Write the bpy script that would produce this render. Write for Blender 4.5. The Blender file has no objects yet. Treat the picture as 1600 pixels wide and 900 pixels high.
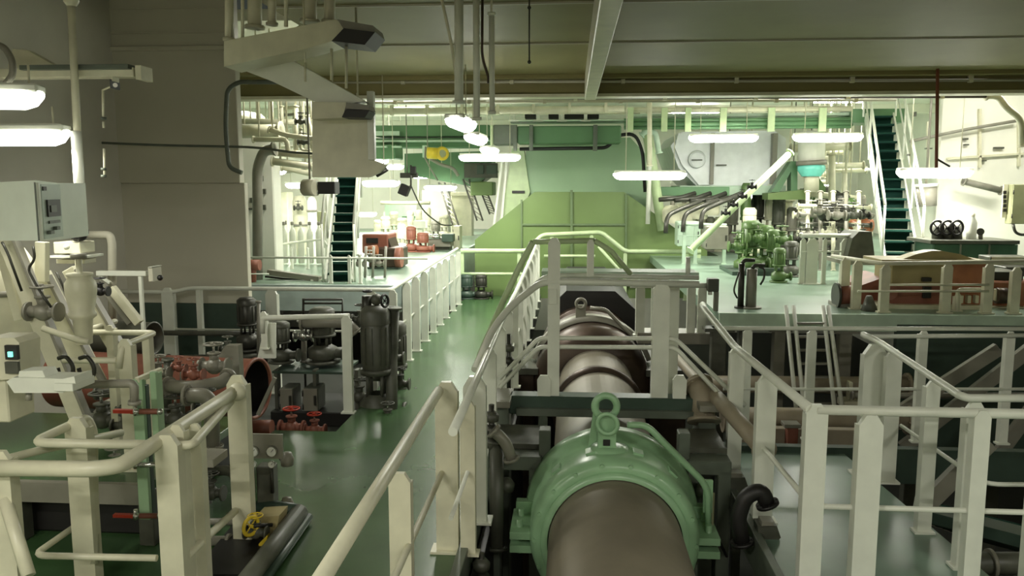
import bpy, bmesh, math, random
from mathutils import Vector, Matrix
PI = math.pi
random.seed(7)
SC = bpy.context.scene
COL = SC.collection

# ---------------------------------------------------------------- camera
EYE = 2.2
FPX = 1250.0
PITCH = math.atan(155 / FPX)
YAW = math.atan(92 / FPX * math.cos(PITCH))
cam_data = bpy.data.cameras.new('camera')
cam = bpy.data.objects.new('camera', cam_data)
COL.objects.link(cam)
cam.location = (0, 0, EYE)
cam.rotation_euler = (PI / 2 - PITCH, 0, YAW)
cam_data.sensor_width = 36
cam_data.lens = 36 * FPX / 1600
cam_data.clip_start = 0.05
cam_data.clip_end = 200
SC.camera = cam
CF = Vector((-math.sin(YAW) * math.cos(PITCH), math.cos(YAW) * math.cos(PITCH), -math.sin(PITCH)))
CR = Vector((math.cos(YAW), math.sin(YAW), 0))
CU = CR.cross(CF)

def ray(px, py):
    return CF + CR * ((px - 800) / FPX) + CU * ((450 - py) / FPX)
def at(px, py, Y):
    r = ray(px, py)
    return Vector((0, 0, EYE)) + r * (Y / r.y)
def gz(px, py, Z):
    r = ray(px, py)
    return Vector((0, 0, EYE)) + r * ((Z - EYE) / r.z)

# ---------------------------------------------------------------- world, view
w = bpy.data.worlds.new('world')
SC.world = w
w.use_nodes = True
w.node_tree.nodes['Background'].inputs[0].default_value = (0.75, 0.85, 0.7, 1)
w.node_tree.nodes['Background'].inputs[1].default_value = 0.045
vs = SC.view_settings
vs.view_transform = 'Standard'
vs.look = 'None'
vs.gamma = 1
vs.use_curve_mapping = False
vs.exposure = 0.0
P_FAR, P_MID, P_FILL_NEAR, P_FILL_HIGH = 50, 40, 95, 60        # watts of far and middle fixtures, then of added near and high fill lamps

# ---------------------------------------------------------------- materials
MATS = {}
def mat(name, col, rough=0.5, metal=0.0, var=0.08, scale=6.0, bump=0.0, spec=0.5):
    if name in MATS:
        return MATS[name]
    m = bpy.data.materials.new(name)
    m.use_nodes = True
    nt = m.node_tree
    b = nt.nodes['Principled BSDF']
    b.inputs['Roughness'].default_value = rough
    b.inputs['Metallic'].default_value = metal
    b.inputs['Specular IOR Level'].default_value = spec
    tc = nt.nodes.new('ShaderNodeTexCoord')
    no = nt.nodes.new('ShaderNodeTexNoise')
    no.inputs['Scale'].default_value = scale
    no.inputs['Detail'].default_value = 5
    nt.links.new(tc.outputs['Object'], no.inputs['Vector'])
    cr = nt.nodes.new('ShaderNodeValToRGB')
    c = Vector(col)
    lo = c * (1 - var * 1.6)
    hi = c * (1 + var)
    cr.color_ramp.elements[0].position = 0.3
    cr.color_ramp.elements[0].color = (lo[0], lo[1], lo[2], 1)
    cr.color_ramp.elements[1].position = 0.7
    cr.color_ramp.elements[1].color = (min(hi[0], 1), min(hi[1], 1), min(hi[2], 1), 1)
    nt.links.new(no.outputs['Fac'], cr.inputs['Fac'])
    nt.links.new(cr.outputs['Color'], b.inputs['Base Color'])
    if bump:
        bp = nt.nodes.new('ShaderNodeBump')
        bp.inputs['Strength'].default_value = bump
        bp.inputs['Distance'].default_value = 0.01
        nt.links.new(no.outputs['Fac'], bp.inputs['Height'])
        nt.links.new(bp.outputs['Normal'], b.inputs['Normal'])
    MATS[name] = m
    return m
def emat(name, col, s):
    m = bpy.data.materials.new(name)
    m.use_nodes = True
    b = m.node_tree.nodes['Principled BSDF']
    b.inputs['Base Color'].default_value = (*col, 1)
    b.inputs['Emission Color'].default_value = (*col, 1)
    b.inputs['Emission Strength'].default_value = s
    MATS[name] = m
    return m

CREAM = mat('cream_paint', (0.66, 0.64, 0.48), 0.4)
WHITE = mat('white_paint', (0.74, 0.76, 0.66), 0.35, var=0.05)
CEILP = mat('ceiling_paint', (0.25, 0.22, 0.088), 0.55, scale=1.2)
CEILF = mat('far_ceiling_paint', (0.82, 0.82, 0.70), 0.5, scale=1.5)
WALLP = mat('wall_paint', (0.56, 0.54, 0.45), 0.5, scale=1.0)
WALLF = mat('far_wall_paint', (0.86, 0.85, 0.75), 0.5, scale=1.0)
TRUNK = mat('trunk_paint', (0.53, 0.51, 0.41), 0.55, scale=0.8, var=0.05)
DECK = mat('deck_green', (0.05, 0.108, 0.04), 0.26, scale=1.6, var=0.16, bump=0.15)
DECK2 = mat('deck_greygreen', (0.16, 0.25, 0.19), 0.3, scale=1.5, var=0.12)
DECKL = mat('deck_pale', (0.23, 0.33, 0.25), 0.3, scale=1.5, var=0.10)
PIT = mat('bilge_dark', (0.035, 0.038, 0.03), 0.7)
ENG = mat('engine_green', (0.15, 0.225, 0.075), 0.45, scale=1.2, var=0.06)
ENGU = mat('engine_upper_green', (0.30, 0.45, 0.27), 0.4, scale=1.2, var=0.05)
ENGD = mat('engine_seam', (0.13, 0.19, 0.09), 0.5)
ENGP = mat('engine_pale', (0.50, 0.62, 0.36), 0.4)
DUCT = mat('duct_green', (0.10, 0.21, 0.10), 0.4, scale=1.5)
RING = mat('ring_green', (0.28, 0.47, 0.27), 0.3, var=0.10, scale=5, bump=0.1)
TREAD = mat('tread_green', (0.007, 0.032, 0.024), 0.8, spec=0.1)
NOSE = mat('nosing_green', (0.012, 0.05, 0.036), 0.7, spec=0.1)
PUMPG = mat('pump_green', (0.095, 0.17, 0.05), 0.4)
RODG = mat('rod_green', (0.30, 0.45, 0.27), 0.35)
STEEL = mat('shaft_steel', (0.20, 0.178, 0.13), 0.45, metal=0.2, var=0.12, scale=2.5)
STEEL2 = mat('rusty_steel', (0.075, 0.05, 0.035), 0.4, metal=0.35, var=0.25, scale=4)
GFRAME = mat('frame_greygreen', (0.11, 0.13, 0.10), 0.45, var=0.12)
GDARK = mat('frame_darkgreen', (0.045, 0.075, 0.055), 0.4)
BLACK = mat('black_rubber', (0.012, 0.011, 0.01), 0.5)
DMET = mat('dark_metal', (0.05, 0.05, 0.04), 0.4, metal=0.4)
MACH = mat('machine_grey', (0.085, 0.088, 0.066), 0.45, var=0.2)
GREYP = mat('grey_pipe', (0.24, 0.23, 0.185), 0.4)
BROWN = mat('oxide_brown', (0.27, 0.095, 0.06), 0.5, var=0.15)
ORANGE = mat('motor_orange', (0.36, 0.13, 0.055), 0.45, var=0.15)
TAN = mat('olive_tan', (0.36, 0.30, 0.14), 0.5)
TANP = mat('tan_pipe', (0.34, 0.29, 0.21), 0.45)
REDH = mat('red_handle', (0.50, 0.045, 0.02), 0.4)
YELL = mat('yellow_paint', (0.75, 0.55, 0.04), 0.4)
SILV = mat('silver_cladding', (0.74, 0.77, 0.77), 0.33, metal=0.1, var=0.05)
CHROM = mat('chrome', (0.6, 0.6, 0.57), 0.2, metal=0.9)
CAB = mat('cabinet_paint', (0.86, 0.93, 0.82), 0.4, var=0.03)
CABS = mat('cabinet_side', (0.50, 0.60, 0.53), 0.4, var=0.03)
PALEG = mat('pale_green_panel', (0.50, 0.64, 0.50), 0.4)
BLUEW = mat('coaming_bluewhite', (0.50, 0.60, 0.57), 0.4)
OLIVE = mat('olive_box', (0.30, 0.31, 0.17), 0.5)
TEALL = mat('teal_glass', (0.2, 0.7, 0.6), 0.2)
GLASS = mat('gauge_face', (0.85, 0.85, 0.8), 0.2, var=0.02)
BENCHG = mat('bench_green', (0.05, 0.12, 0.07), 0.4)
LAMPW = emat('lamp_diffuser', (1.0, 1.0, 0.93), 22.0)
LAMPN = emat('lamp_diffuser_near', (1.0, 1.0, 0.93), 5.0)
SCREEN = emat('screen_teal', (0.25, 0.95, 0.75), 1.2)

# ---------------------------------------------------------------- mesh builder
def fillet(pts, rad=0.08, k=5):
    pts = [Vector(p) for p in pts]
    if len(pts) < 3 or rad <= 0:
        return pts
    out = [pts[0]]
    for i in range(1, len(pts) - 1):
        a, b, c = pts[i - 1], pts[i], pts[i + 1]
        d1, d2 = a - b, c - b
        r = min(rad, d1.length * 0.45, d2.length * 0.45)
        p1, p2 = b + d1.normalized() * r, b + d2.normalized() * r
        for j in range(k + 1):
            t = j / k
            out.append(p1 * (1 - t) ** 2 + b * 2 * t * (1 - t) + p2 * t * t)
    out.append(pts[-1])
    return out

class MB:
    def __init__(s):
        s.v = []; s.f = []; s.sm = []
    def add(s, vs_, fs_, smooth=False):
        o = len(s.v)
        s.v += [Vector(v) for v in vs_]
        s.f += [tuple(i + o for i in f) for f in fs_]
        s.sm += [smooth] * len(fs_)
        return s
    def box(s, a, b, bev=0.0):
        x0, x1 = sorted((a[0], b[0])); y0, y1 = sorted((a[1], b[1])); z0, z1 = sorted((a[2], b[2]))
        c = Vector(((x0 + x1) / 2, (y0 + y1) / 2, (z0 + z1) / 2))
        return s.obox(c, (x1 - x0, y1 - y0, z1 - z0), Matrix.Identity(3), bev)
    def obox(s, c, size, rot=None, bev=0.0):
        if rot is None: rot = Matrix.Identity(3)
        c = Vector(c)
        hx, hy, hz = [q / 2 for q in size]
        m = min(hx, hy, hz)
        bev = bev or m * 0.12
        bev = min(bev, m * 0.45, 0.02)
        vs_ = []; idx = {}
        for sx in (-1, 1):
            for sy in (-1, 1):
                for sz in (-1, 1):
                    for ax in range(3):
                        p = [sx * (hx - bev), sy * (hy - bev), sz * (hz - bev)]
                        p[ax] = (sx * hx, sy * hy, sz * hz)[ax]
                        idx[(sx, sy, sz, ax)] = len(vs_)
                        vs_.append(c + rot @ Vector(p))
        fs = []
        S = (-1, 1)
        q = [(-1, -1), (1, -1), (1, 1), (-1, 1)]
        for ax in range(3):
            o = [i for i in range(3) if i != ax]
            for sg in S:
                f = []
                for (u, v_) in q:
                    k = [0, 0, 0]; k[ax] = sg; k[o[0]] = u; k[o[1]] = v_
                    f.append(idx[(k[0], k[1], k[2], ax)])
                fs.append(tuple(f))
        for ax in range(3):      # edges along ax
            o = [i for i in range(3) if i != ax]
            for (u, v_) in q:
                a = [0, 0, 0]; a[ax] = -1; a[o[0]] = u; a[o[1]] = v_
                b = list(a); b[ax] = 1
                fs.append((idx[(*a, o[0])], idx[(*b, o[0])], idx[(*b, o[1])], idx[(*a, o[1])]))
        for sx in S:
            for sy in S:
                for sz in S:
                    fs.append((idx[(sx, sy, sz, 0)], idx[(sx, sy, sz, 1)], idx[(sx, sy, sz, 2)]))
        return s.add(vs_, fs)
    def bar(s, a, b, w_, t, up=(0, 0, 1)):
        a, b = Vector(a), Vector(b)
        d = b - a
        z = d.normalized()
        u = Vector(up)
        x = u.cross(z)
        if x.length < 1e-4: x = Vector((1, 0, 0))
        x.normalize()
        y = z.cross(x)
        rot = Matrix((x, y, z)).transposed()
        return s.obox((a + b) / 2, (w_, t, d.length), rot)
    def tube(s, pts, r, n=10, rad=0.0, caps=True):
        pts = fillet(pts, rad) if rad else [Vector(p) for p in pts]
        q = [pts[0]]
        for p in pts[1:]:
            if (p - q[-1]).length > 1e-5: q.append(p)
        pts = q
        if len(pts) < 2: return s
        rs = r if isinstance(r, (list, tuple)) else [r] * len(pts)
        tan = []
        for i in range(len(pts)):
            a = pts[max(i - 1, 0)]; b = pts[min(i + 1, len(pts) - 1)]
            tan.append((b - a).normalized())
        u = tan[0].orthogonal().normalized()
        vs_ = []
        for i, p in enumerate(pts):
            u = (u - tan[i] * u.dot(tan[i]))
            if u.length < 1e-5: u = tan[i].orthogonal()
            u.normalize()
            v_ = tan[i].cross(u)
            sc = 1.0
            if 0 < i < len(pts) - 1:
                cs = tan[i].dot((pts[i + 1] - p).normalized())
                sc = 1 / max(cs, 0.5)
            for k in range(n):
                a = 2 * PI * k / n
                vs_.append(p + (u * math.cos(a) + v_ * math.sin(a)) * rs[i])
        fs = []
        for i in range(len(pts) - 1):
            for k in range(n):
                fs.append((i * n + k, i * n + (k + 1) % n, (i + 1) * n + (k + 1) % n, (i + 1) * n + k))
        s.add(vs_, fs, True)
        if caps:
            o = len(s.v) - len(vs_)
            s.f.append(tuple(o + k for k in range(n - 1, -1, -1))); s.sm.append(False)
            s.f.append(tuple(o + (len(pts) - 1) * n + k for k in range(n))); s.sm.append(False)
        return s
    def cyl(s, a, b, r, n=20, r2=None, caps=True):
        return s.tube([a, b], [r, r if r2 is None else r2], n, caps=caps)
    def lathe(s, prof, c, axis=(0, 0, 1), n=28, smooth=True, a0=0.0, a1=2 * PI):
        """prof: (radius, distance along axis)"""
        ax = Vector(axis).normalized()
        u = Vector((0, 0, 1)) if abs(ax.z) < 0.9 else Vector((1, 0, 0))
        u = (u - ax * u.dot(ax)).normalized()
        v_ = ax.cross(u)
        c = Vector(c)
        full = abs(a1 - a0 - 2 * PI) < 1e-6
        m = n if full else n + 1
        vs_ = []
        for (r, h) in prof:
            for k in range(m):
                a = a0 + (a1 - a0) * k / n
                vs_.append(c + ax * h + (u * math.cos(a) + v_ * math.sin(a)) * max(r, 1e-4))
        fs = []
        for i in range(len(prof) - 1):
            for k in range(n):
                k2 = (k + 1) % m
                fs.append((i * m + k, i * m + k2, (i + 1) * m + k2, (i + 1) * m + k))
        return s.add(vs_, fs, smooth)
    def prism(s, pts, vec):
        """polygon (world points, planar) extruded by vec"""
        pts = [Vector(p) for p in pts]; vec = Vector(vec); n = len(pts)
        fs = [tuple(range(n - 1, -1, -1)), tuple(range(n, 2 * n))]
        for k in range(n):
            fs.append((k, (k + 1) % n, n + (k + 1) % n, n + k))
        return s.add(pts + [p + vec for p in pts], fs)
    def torus(s, c, R, r, axis=(0, 0, 1), n=24, m=8):
        ax = Vector(axis).normalized()
        u = ax.orthogonal().normalized(); v_ = ax.cross(u); c = Vector(c)
        vs_ = []; fs = []
        for i in range(n):
            a = 2 * PI * i / n
            d = u * math.cos(a) + v_ * math.sin(a)
            for j in range(m):
                b = 2 * PI * j / m
                vs_.append(c + d * (R + r * math.cos(b)) + ax * r * math.sin(b))
        for i in range(n):
            for j in range(m):
                fs.append((i * m + j, ((i + 1) % n) * m + j, ((i + 1) % n) * m + (j + 1) % m, i * m + (j + 1) % m))
        return s.add(vs_, fs, True)
    def ball(s, c, r, n=14, sz=1.0):
        prof = [(r * math.sin(PI * i / 8), -r * sz * math.cos(PI * i / 8)) for i in range(9)]
        return s.lathe(prof, c, n=n)
    def bolts(s, c, R, count, axis, r=0.012, h=0.015, a0=0.0):
        ax = Vector(axis).normalized()
        u = Vector((0, 0, 1)) if abs(ax.z) < 0.9 else Vector((1, 0, 0))
        u = (u - ax * u.dot(ax)).normalized(); v_ = ax.cross(u)
        for k in range(count):
            a = a0 + 2 * PI * k / count
            p = Vector(c) + (u * math.cos(a) + v_ * math.sin(a)) * R
            s.cyl(p, p + ax * h, r, 6)
        return s
    def to(s, name, m, parent=None, label=None):
        root = parent
        while root is not None and root.parent is not None: root = root.parent
        xs = [v.x for v in s.v]; ys = [v.y for v in s.v]; zs = [v.z for v in s.v]
        if root is not None:
            org = Vector(root.location)
        else:
            org = Vector(((min(xs) + max(xs)) / 2, (min(ys) + max(ys)) / 2, min(zs)))
        me = bpy.data.meshes.new(name)
        me.from_pydata([tuple(v - org) for v in s.v], [], s.f)
        me.polygons.foreach_set('use_smooth', s.sm)
        bm = bmesh.new(); bm.from_mesh(me)
        bmesh.ops.recalc_face_normals(bm, faces=bm.faces)
        bm.to_mesh(me); bm.free()
        me.materials.append(m)
        o = bpy.data.objects.new(name, me)
        COL.objects.link(o)
        if parent is not None:
            o.parent = parent
        else:
            o.location = org
        if label: o['label'] = label
        return o

def thing(name, label, cat, loc, group=None):
    o = bpy.data.objects.new(name, None)
    o.empty_display_size = 0.1
    COL.objects.link(o)
    o.location = loc
    o['label'] = label; o['category'] = cat
    if group: o['group'] = group
    return o
def tag(o, label, cat, group=None):
    o['label'] = label; o['category'] = cat
    if group: o['group'] = group
    return o
def struct(name, mb, m):
    o = mb.to(name, m); o['kind'] = 'structure'; return o
def children_of(o):
    return [c for c in COL.objects if c.parent == o]
def copy_tree(o, parent=None):
    kids = children_of(o)
    c = o.copy(); COL.objects.link(c)
    if parent is not None: c.parent = parent
    for k in kids: copy_tree(k, c)
    return c
def dup(o, loc, label, rotz=0.0, scale=None):
    c = copy_tree(o)
    c.location = loc; c.rotation_euler = (0, 0, rotz); c['label'] = label
    if scale: c.scale = (scale,) * 3
    return c

# ---------------------------------------------------------------- shared builders
def post_mb(x, y, z0, z1, w_=0.09, t=0.03, foot=True, rot=0.0, slope=0.0):
    """flat-bar stanchion with chamfered top, web flange and a foot plate"""
    mb = MB()
    c, s_ = math.cos(rot), math.sin(rot)
    def L(u, v, z): return Vector((x + u * c - v * s_, y + u * s_ + v * c, z))
    h = w_ / 2
    out = [L(-h, -t / 2, z0), L(h, -t / 2, z0), L(h, -t / 2, z1 - h * 0.9), L(h * 0.45, -t / 2, z1), L(-h * 0.45, -t / 2, z1), L(-h, -t / 2, z1 - h * 0.9)]
    mb.prism(out, L(0, t, 0) - L(0, 0, 0))
    f = w_ * 0.22
    for sg in (-1, 1):
        a = L(sg * (h - 0.006), t / 2 + 0.02, z0); b = L(sg * (h - 0.006), t / 2 + 0.02, z1 - h)
        mb.bar(a, b, 0.012, 0.04)
    if foot:
        mb.obox(L(0, 0.01, z0 + 0.008), (w_ * 1.5, t * 3.2, 0.016), Matrix.Rotation(rot, 3, 'Z'))
    return mb
def railing(name, label, tops, posts, mids=(), r=0.022, rm=0.013, m=None, cat='railing', rad=0.1, group=None, pw=0.07, pm=None, foot=True):
    """tops: list of polylines; posts: list of (x,y,z0,z1[,w]); mids: list of polylines"""
    m = m or WHITE
    p0 = posts[0] if posts else (tops[0][0][0], tops[0][0][1], tops[0][0][2])
    root = thing(name, label, cat, (p0[0], p0[1], p0[2]), group)
    for t in tops: MB().tube(t, r, 10, rad).to('top_rail', m, root)
    for t in mids: MB().tube(t, rm, 8, rad).to('mid_rail', m, root)
    for p in posts:
        wv = p[4] if len(p) > 4 else pw
        post_mb(p[0], p[1], p[2], p[3], wv, max(0.02, wv * 0.3), foot).to('post', pm or m, root)
    return root
def pipe(label, pts, r, m, name='pipe', cat='pipe', rad=0.2, flanges=True, group=None, n=14, brackets=()):
    root = thing(name, label, cat, pts[0], group)
    MB().tube(pts, r, n, rad).to('pipe_body', m, root)
    if flanges:
        for a, b in ((pts[0], pts[1]), (pts[-1], pts[-2])):
            a, b = Vector(a), Vector(b); d = (b - a).normalized()
            f = MB(); f.cyl(a, a + d * max(0.02, r * 0.3), r * 1.45, 18); f.bolts(a + d * max(0.02, r * 0.3), r * 1.22, 8, d, r * 0.12, r * 0.12)
            f.to('flange', m, root)
    return root
def handwheel_mb(c, R, axis=(0, 0, 1), r=None):
    mb = MB(); mb.torus(c, R, r or R * 0.11, axis, 20, 6)
    ax = Vector(axis).normalized(); u = ax.orthogonal().normalized(); v_ = ax.cross(u)
    for k in range(2):
        d = u if k == 0 else v_
        mb.cyl(Vector(c) - d * R, Vector(c) + d * R, R * 0.08, 6)
    mb.cyl(Vector(c) - ax * R * 0.15, Vector(c) + ax * R * 0.25, R * 0.2, 8)
    return mb
def valve(label, c, s, m, wheel=None, axis=(1, 0, 0), group=None, wm=None):
    """globe valve: body, bonnet, stem, handwheel; s = body radius"""
    c = Vector(c); ax = Vector(axis).normalized()
    root = thing('valve', label, 'valve', c - Vector((0, 0, s)), group)
    b = MB(); b.ball(c, s, 14)
    for sg in (-1, 1):
        b.cyl(c, c + ax * sg * s * 1.5, s * 0.62, 12); b.cyl(c + ax * sg * s * 1.5, c + ax * sg * s * 1.8, s * 1.05, 14)
    b.to('body', m, root)
    k = MB(); k.cyl(c + Vector((0, 0, s * .6)), c + Vector((0, 0, s * 1.6)), s * .55, 12); k.cyl(c + Vector((0, 0, s * 1.5)), c + Vector((0, 0, s * 1.7)), s * .8, 12)
    k.to('bonnet', m, root)
    MB().cyl(c + Vector((0, 0, s * 1.6)), c + Vector((0, 0, s * 2.8)), s * .15, 8).to('stem', CHROM, root)
    handwheel_mb(c + Vector((0, 0, s * 2.7)), s * 1.1).to('handwheel', wm or m, root)
    return root
def lamp(label, c, length=1.25, rot=0.0, power=60, w_=0.20, near=False, hang=0.35, group='fluorescent ceiling fixtures'):
    """fluorescent fixture: housing, glowing diffuser, end caps, two hangers"""
    c = Vector(c)
    root = thing('fluorescent_lamp', label, 'lamp', c, group)
    d = Vector((math.cos(rot), math.sin(rot), 0)); q = Vector((-d.y, d.x, 0))
    R = Matrix.Rotation(rot, 3, 'Z')
    MB().obox(c + Vector((0, 0, 0.075)), (length * .97, w_ * .9, 0.05), R, 0.015).to('housing', WHITE, root)
    prof = []
    n = 10
    outl = []
    for k in range(n + 1):
        a = PI * k / n
        outl.append(c + q * (w_ / 2 * math.cos(a)) + Vector((0, 0, 0.05 - 0.10 * math.sin(a))))
    mb = MB()
    L2 = length / 2
    prof = [(-L2, .35), (-L2 + .04, .8), (-L2 + .1, 1), (L2 - .1, 1), (L2 - .04, .8), (L2, .35)]
    vs_ = []; fs = []
    for (h, sc) in prof:
        for p in outl:
            o = p - c - Vector((0, 0, .05))
            vs_.append(c + d * h + o * sc + Vector((0, 0, .05)))
    m_ = n + 1
    for i in range(len(prof) - 1):
        for k in range(n):
            fs.append((i * m_ + k, i * m_ + k + 1, (i + 1) * m_ + k + 1, (i + 1) * m_ + k))
    fs.append(tuple(range(m_))); fs.append(tuple((len(prof) - 1) * m_ + k for k in range(m_)))
    mb.add(vs_, fs, True).to('diffuser', LAMPN if near else LAMPW, root)
    for sg in (-1, 1):
        MB().cyl(c + d * sg * length * .33 + Vector((0, 0, .1)), c + d * sg * length * .33 + Vector((0, 0, .1 + hang)), 0.007, 6).to('hanger', CREAM, root)
    if power:
        ld = bpy.data.lights.new('lamp_light', 'AREA')
        ld.shape = 'RECTANGLE'; ld.size = length * .9; ld.size_y = w_ * .8
        ld.energy = power; ld.color = (1.0, 0.98, 0.86)
        lo = bpy.data.objects.new('lamp_light', ld); COL.objects.link(lo)
        lo.parent = root
        lo.location = (0, 0, -0.07); lo.rotation_euler = (0, 0, rot)
    return root
def stairs(name, label, foot, top, width, n, m=None, rails=True, rail_h=0.85, cat='stairs', riser=True):
    m = m or TREAD
    foot, top = Vector(foot), Vector(top)
    root = thing(name, label, cat, foot)
    d = top - foot; h = Vector((d.x, d.y, 0)).normalized(); q = Vector((h.y, -h.x, 0))
    R = Matrix((q, h, Vector((0, 0, 1)))).transposed()
    run = Vector((d.x, d.y, 0)).length / n; rise = d.z / n
    for i in range(n):
        p = foot + d * ((i + 0.5) / n)
        t = MB(); t.obox(p + Vector((0, 0, rise / 2 - 0.02)), (width, run * 1.05, 0.03), R)
        if riser: t.obox(p + h * (run * .5) , (width, 0.012, rise), R)
        tr = t.to('tread', m, root)
        MB().obox(p - h * (run * .5) + Vector((0, 0, rise / 2 - 0.012)), (width, 0.02, 0.02), R).to('nosing', NOSE, tr)
    for sg in (-1, 1):
        o = q * sg * (width / 2 + 0.03)
        MB().bar(foot + o, top + o, 0.16, 0.03, up=q).to('stringer', WHITE, root)
        if rails:
            o2 = q * sg * (width / 2 + 0.07)
            for hh, rr in ((rail_h, 0.022), (rail_h * .5, 0.014)):
                MB().tube([foot + o2 + Vector((0, 0, hh)), top + o2 + Vector((0, 0, hh))], rr, 8).to('handrail', WHITE, root)
            for k in range(4):
                p = foot + d * (k / 3) + o2
                MB().cyl(p, p + Vector((0, 0, rail_h)), 0.018, 8).to('handrail_post', WHITE, root)
    return root
def motor(label, c, r, L, m, axis=(1, 0, 0), cat='motor', group=None, foot=True):
    """electric motor: finned body, end bell, fan cowl, terminal box, feet"""
    c = Vector(c); ax = Vector(axis).normalized()
    root = thing('motor', label, cat, c - Vector((0, 0, r * 1.25)), group)
    b = MB(); b.lathe([(0, -L * .5), (r * .6, -L * .5), (r * .95, -L * .42), (r * .95, L * .35), (r * .7, L * .4), (0, L * .4)], c, ax, 24)
    b.to('motor_body', m, root)
    f = MB()
    u = Vector((0, 0, 1)) if abs(ax.z) < .9 else Vector((1, 0, 0)); v_ = ax.cross(u).normalized()
    for k in range(16):
        a = 2 * PI * k / 16
        d = u * math.cos(a) + v_ * math.sin(a)
        f.bar(c + d * r * .98 - ax * L * .38, c + d * r * .98 + ax * L * .3, r * .05, r * .14, up=d)
    f.to('cooling_fin', m, root)['kind'] = 'stuff'
    MB().lathe([(r * .95, L * .32), (r, L * .34), (r * 1.0, L * .46), (r * .8, L * .5), (0, L * .5)], c, ax, 24).to('fan_cowl', m, root)
    MB().cyl(c - ax * L * .5, c - ax * L * .68, r * .16, 10).to('shaft_end', CHROM, root)
    if foot:
        for sg in (-1, 1):
            MB().obox(c + ax * sg * L * .25 - u * r * 1.1, (r * 1.5 if abs(ax.x) < .5 else L * .12, L * .12 if abs(ax.x) < .5 else r * 1.5, r * .3)).to('foot', m, root)
        MB().obox(c + u * r * 1.12, (r * .6, r * .6, r * .35)).to('terminal_box', m, root)
    return root
def vpump(label, p, h, r, m, group=None, m2=None):
    """vertical pump: base, volute, lantern, motor on top, side flange"""
    p = Vector(p); root = thing('vertical_pump', label, 'pump', p, group)
    z = lambda t: p + Vector((0, 0, t * h))
    MB().cyl(z(0), z(.05), r * 1.25, 18).to('base_plate', m, root)
    b = MB(); b.lathe([(r * .7, .05 * h), (r * 1.05, .1 * h), (r * 1.05, .26 * h), (r * .6, .33 * h)], p, (0, 0, 1), 20); b.cyl(z(.18), z(.18) + Vector((r * 1.7, 0, 0)), r * .4, 12); b.cyl(z(.18) + Vector((r * 1.6, 0, 0)), z(.18) + Vector((r * 1.8, 0, 0)), r * .65, 14)
    b.to('volute', m, root)
    l = MB()
    for k in range(4):
        a = PI / 4 + k * PI / 2; o = Vector((math.cos(a), math.sin(a), 0)) * r * .6
        l.cyl(z(.3) + o, z(.5) + o, r * .12, 6)
    l.cyl(z(.48), z(.52), r * .95, 18); l.to('lantern', m, root)
    mo = MB(); mo.lathe([(r * .8, .52 * h), (r * .85, .55 * h), (r * .85, .86 * h), (r * .7, .88 * h)], p, (0, 0, 1), 20)
    for k in range(12):
        a = k * PI / 6; o = Vector((math.cos(a), math.sin(a), 0)) * r * .86
        mo.bar(z(.56) + o, z(.84) + o, .02 * r + .004, r * .1, up=o)
    mo.to('pump_motor', m2 or m, root)
    MB().lathe([(r * .9, .86 * h), (r * .9, .95 * h), (r * .6, h), (0, h)], p, (0, 0, 1), 20).to('fan_cowl', m2 or m, root)
    return root
def gauge(label, c, r, group=None, parent=None, axis=(0, -1, 0)):
    c = Vector(c); ax = Vector(axis).normalized()
    root = parent or thing('pressure_gauge', label, 'gauge', c - Vector((0, 0, r)), group)
    g = MB().cyl(c, c - ax * r * .5, r, 20).to('gauge_case' if not parent else 'gauge', CHROM, root)
    MB().cyl(c + ax * .002, c + ax * .004, r * .85, 20).to('dial', GLASS, g)
    MB().bar(c + ax * .006, c + ax * .006 + Vector((r * .4, 0, r * .5)), r * .1, .003).to('needle', BLACK, g)
    return root
def cabinet(label, a, b, m, side=None, group=None, cat='cabinet', name='cabinet', handles=True):
    """box with corner a..b, separate door panel on the near (-y) face, handle and two hinges"""
    x0, x1 = sorted((a[0], b[0])); y0, y1 = sorted((a[1], b[1])); z0, z1 = sorted((a[2], b[2]))
    root = thing(name, label, cat, ((x0 + x1) / 2, (y0 + y1) / 2, z0), group)
    MB().box((x0, y0, z0), (x1, y1, z1)).to('body', side or m, root)
    e = 0.03 * min(x1 - x0, z1 - z0)
    dr = MB().box((x0 + e, y0 - .018, z0 + e), (x1 - e, y0 + .001, z1 - e)).to('door', m, root)
    if handles:
        MB().box((x1 - e * 3 - .02, y0 - .04, (z0 + z1) / 2 - .05), (x1 - e * 3, y0 - .018, (z0 + z1) / 2 + .05)).to('handle', DMET, dr)
        for t in (.2, .8):
            MB().cyl((x0 + e, y0 - .02, z0 + (z1 - z0) * t - .03), (x0 + e, y0 - .02, z0 + (z1 - z0) * t + .03), .008, 8).to('hinge', DMET, dr)
    return root

# ================================================================ SETTING
Z3 = 0.85          # level of the machinery flats either side of the engine
def slab(pts, z0, z1): return MB().prism([(x, y, z0) for x, y in pts], (0, 0, z1 - z0))
struct('floor', slab([(-8, 1.2), (-0.62, 1.2), (-0.62, 16.35), (-2.12, 16.35), (-2.12, 6.95), (-8, 6.95)], -0.12, 0.0), DECK)
struct('floor', slab([(1.22, 1.2), (9, 1.2), (9, 4.35), (2.42, 4.35), (2.30, 6.65), (1.22, 6.65)], -0.10, 0.0), DECK2)
struct('floor', slab([(-10, 10.9), (-2.32, 10.9), (-2.32, 31), (-10, 31)], 0.55, Z3), DECKL)
struct('floor', slab([(1.62, 8.65), (10.5, 8.65), (10.5, 31), (3.0, 31), (3.0, 16.4), (1.62, 16.4)], 0.72, Z3), DECKL)
struct('floor', slab([(-5.5, 6.95), (-2.12, 6.95), (-2.12, 10.9), (-8, 10.9), (-8, 9.5), (-5.5, 9.5)], -0.35, -0.25), PIT)
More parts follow.
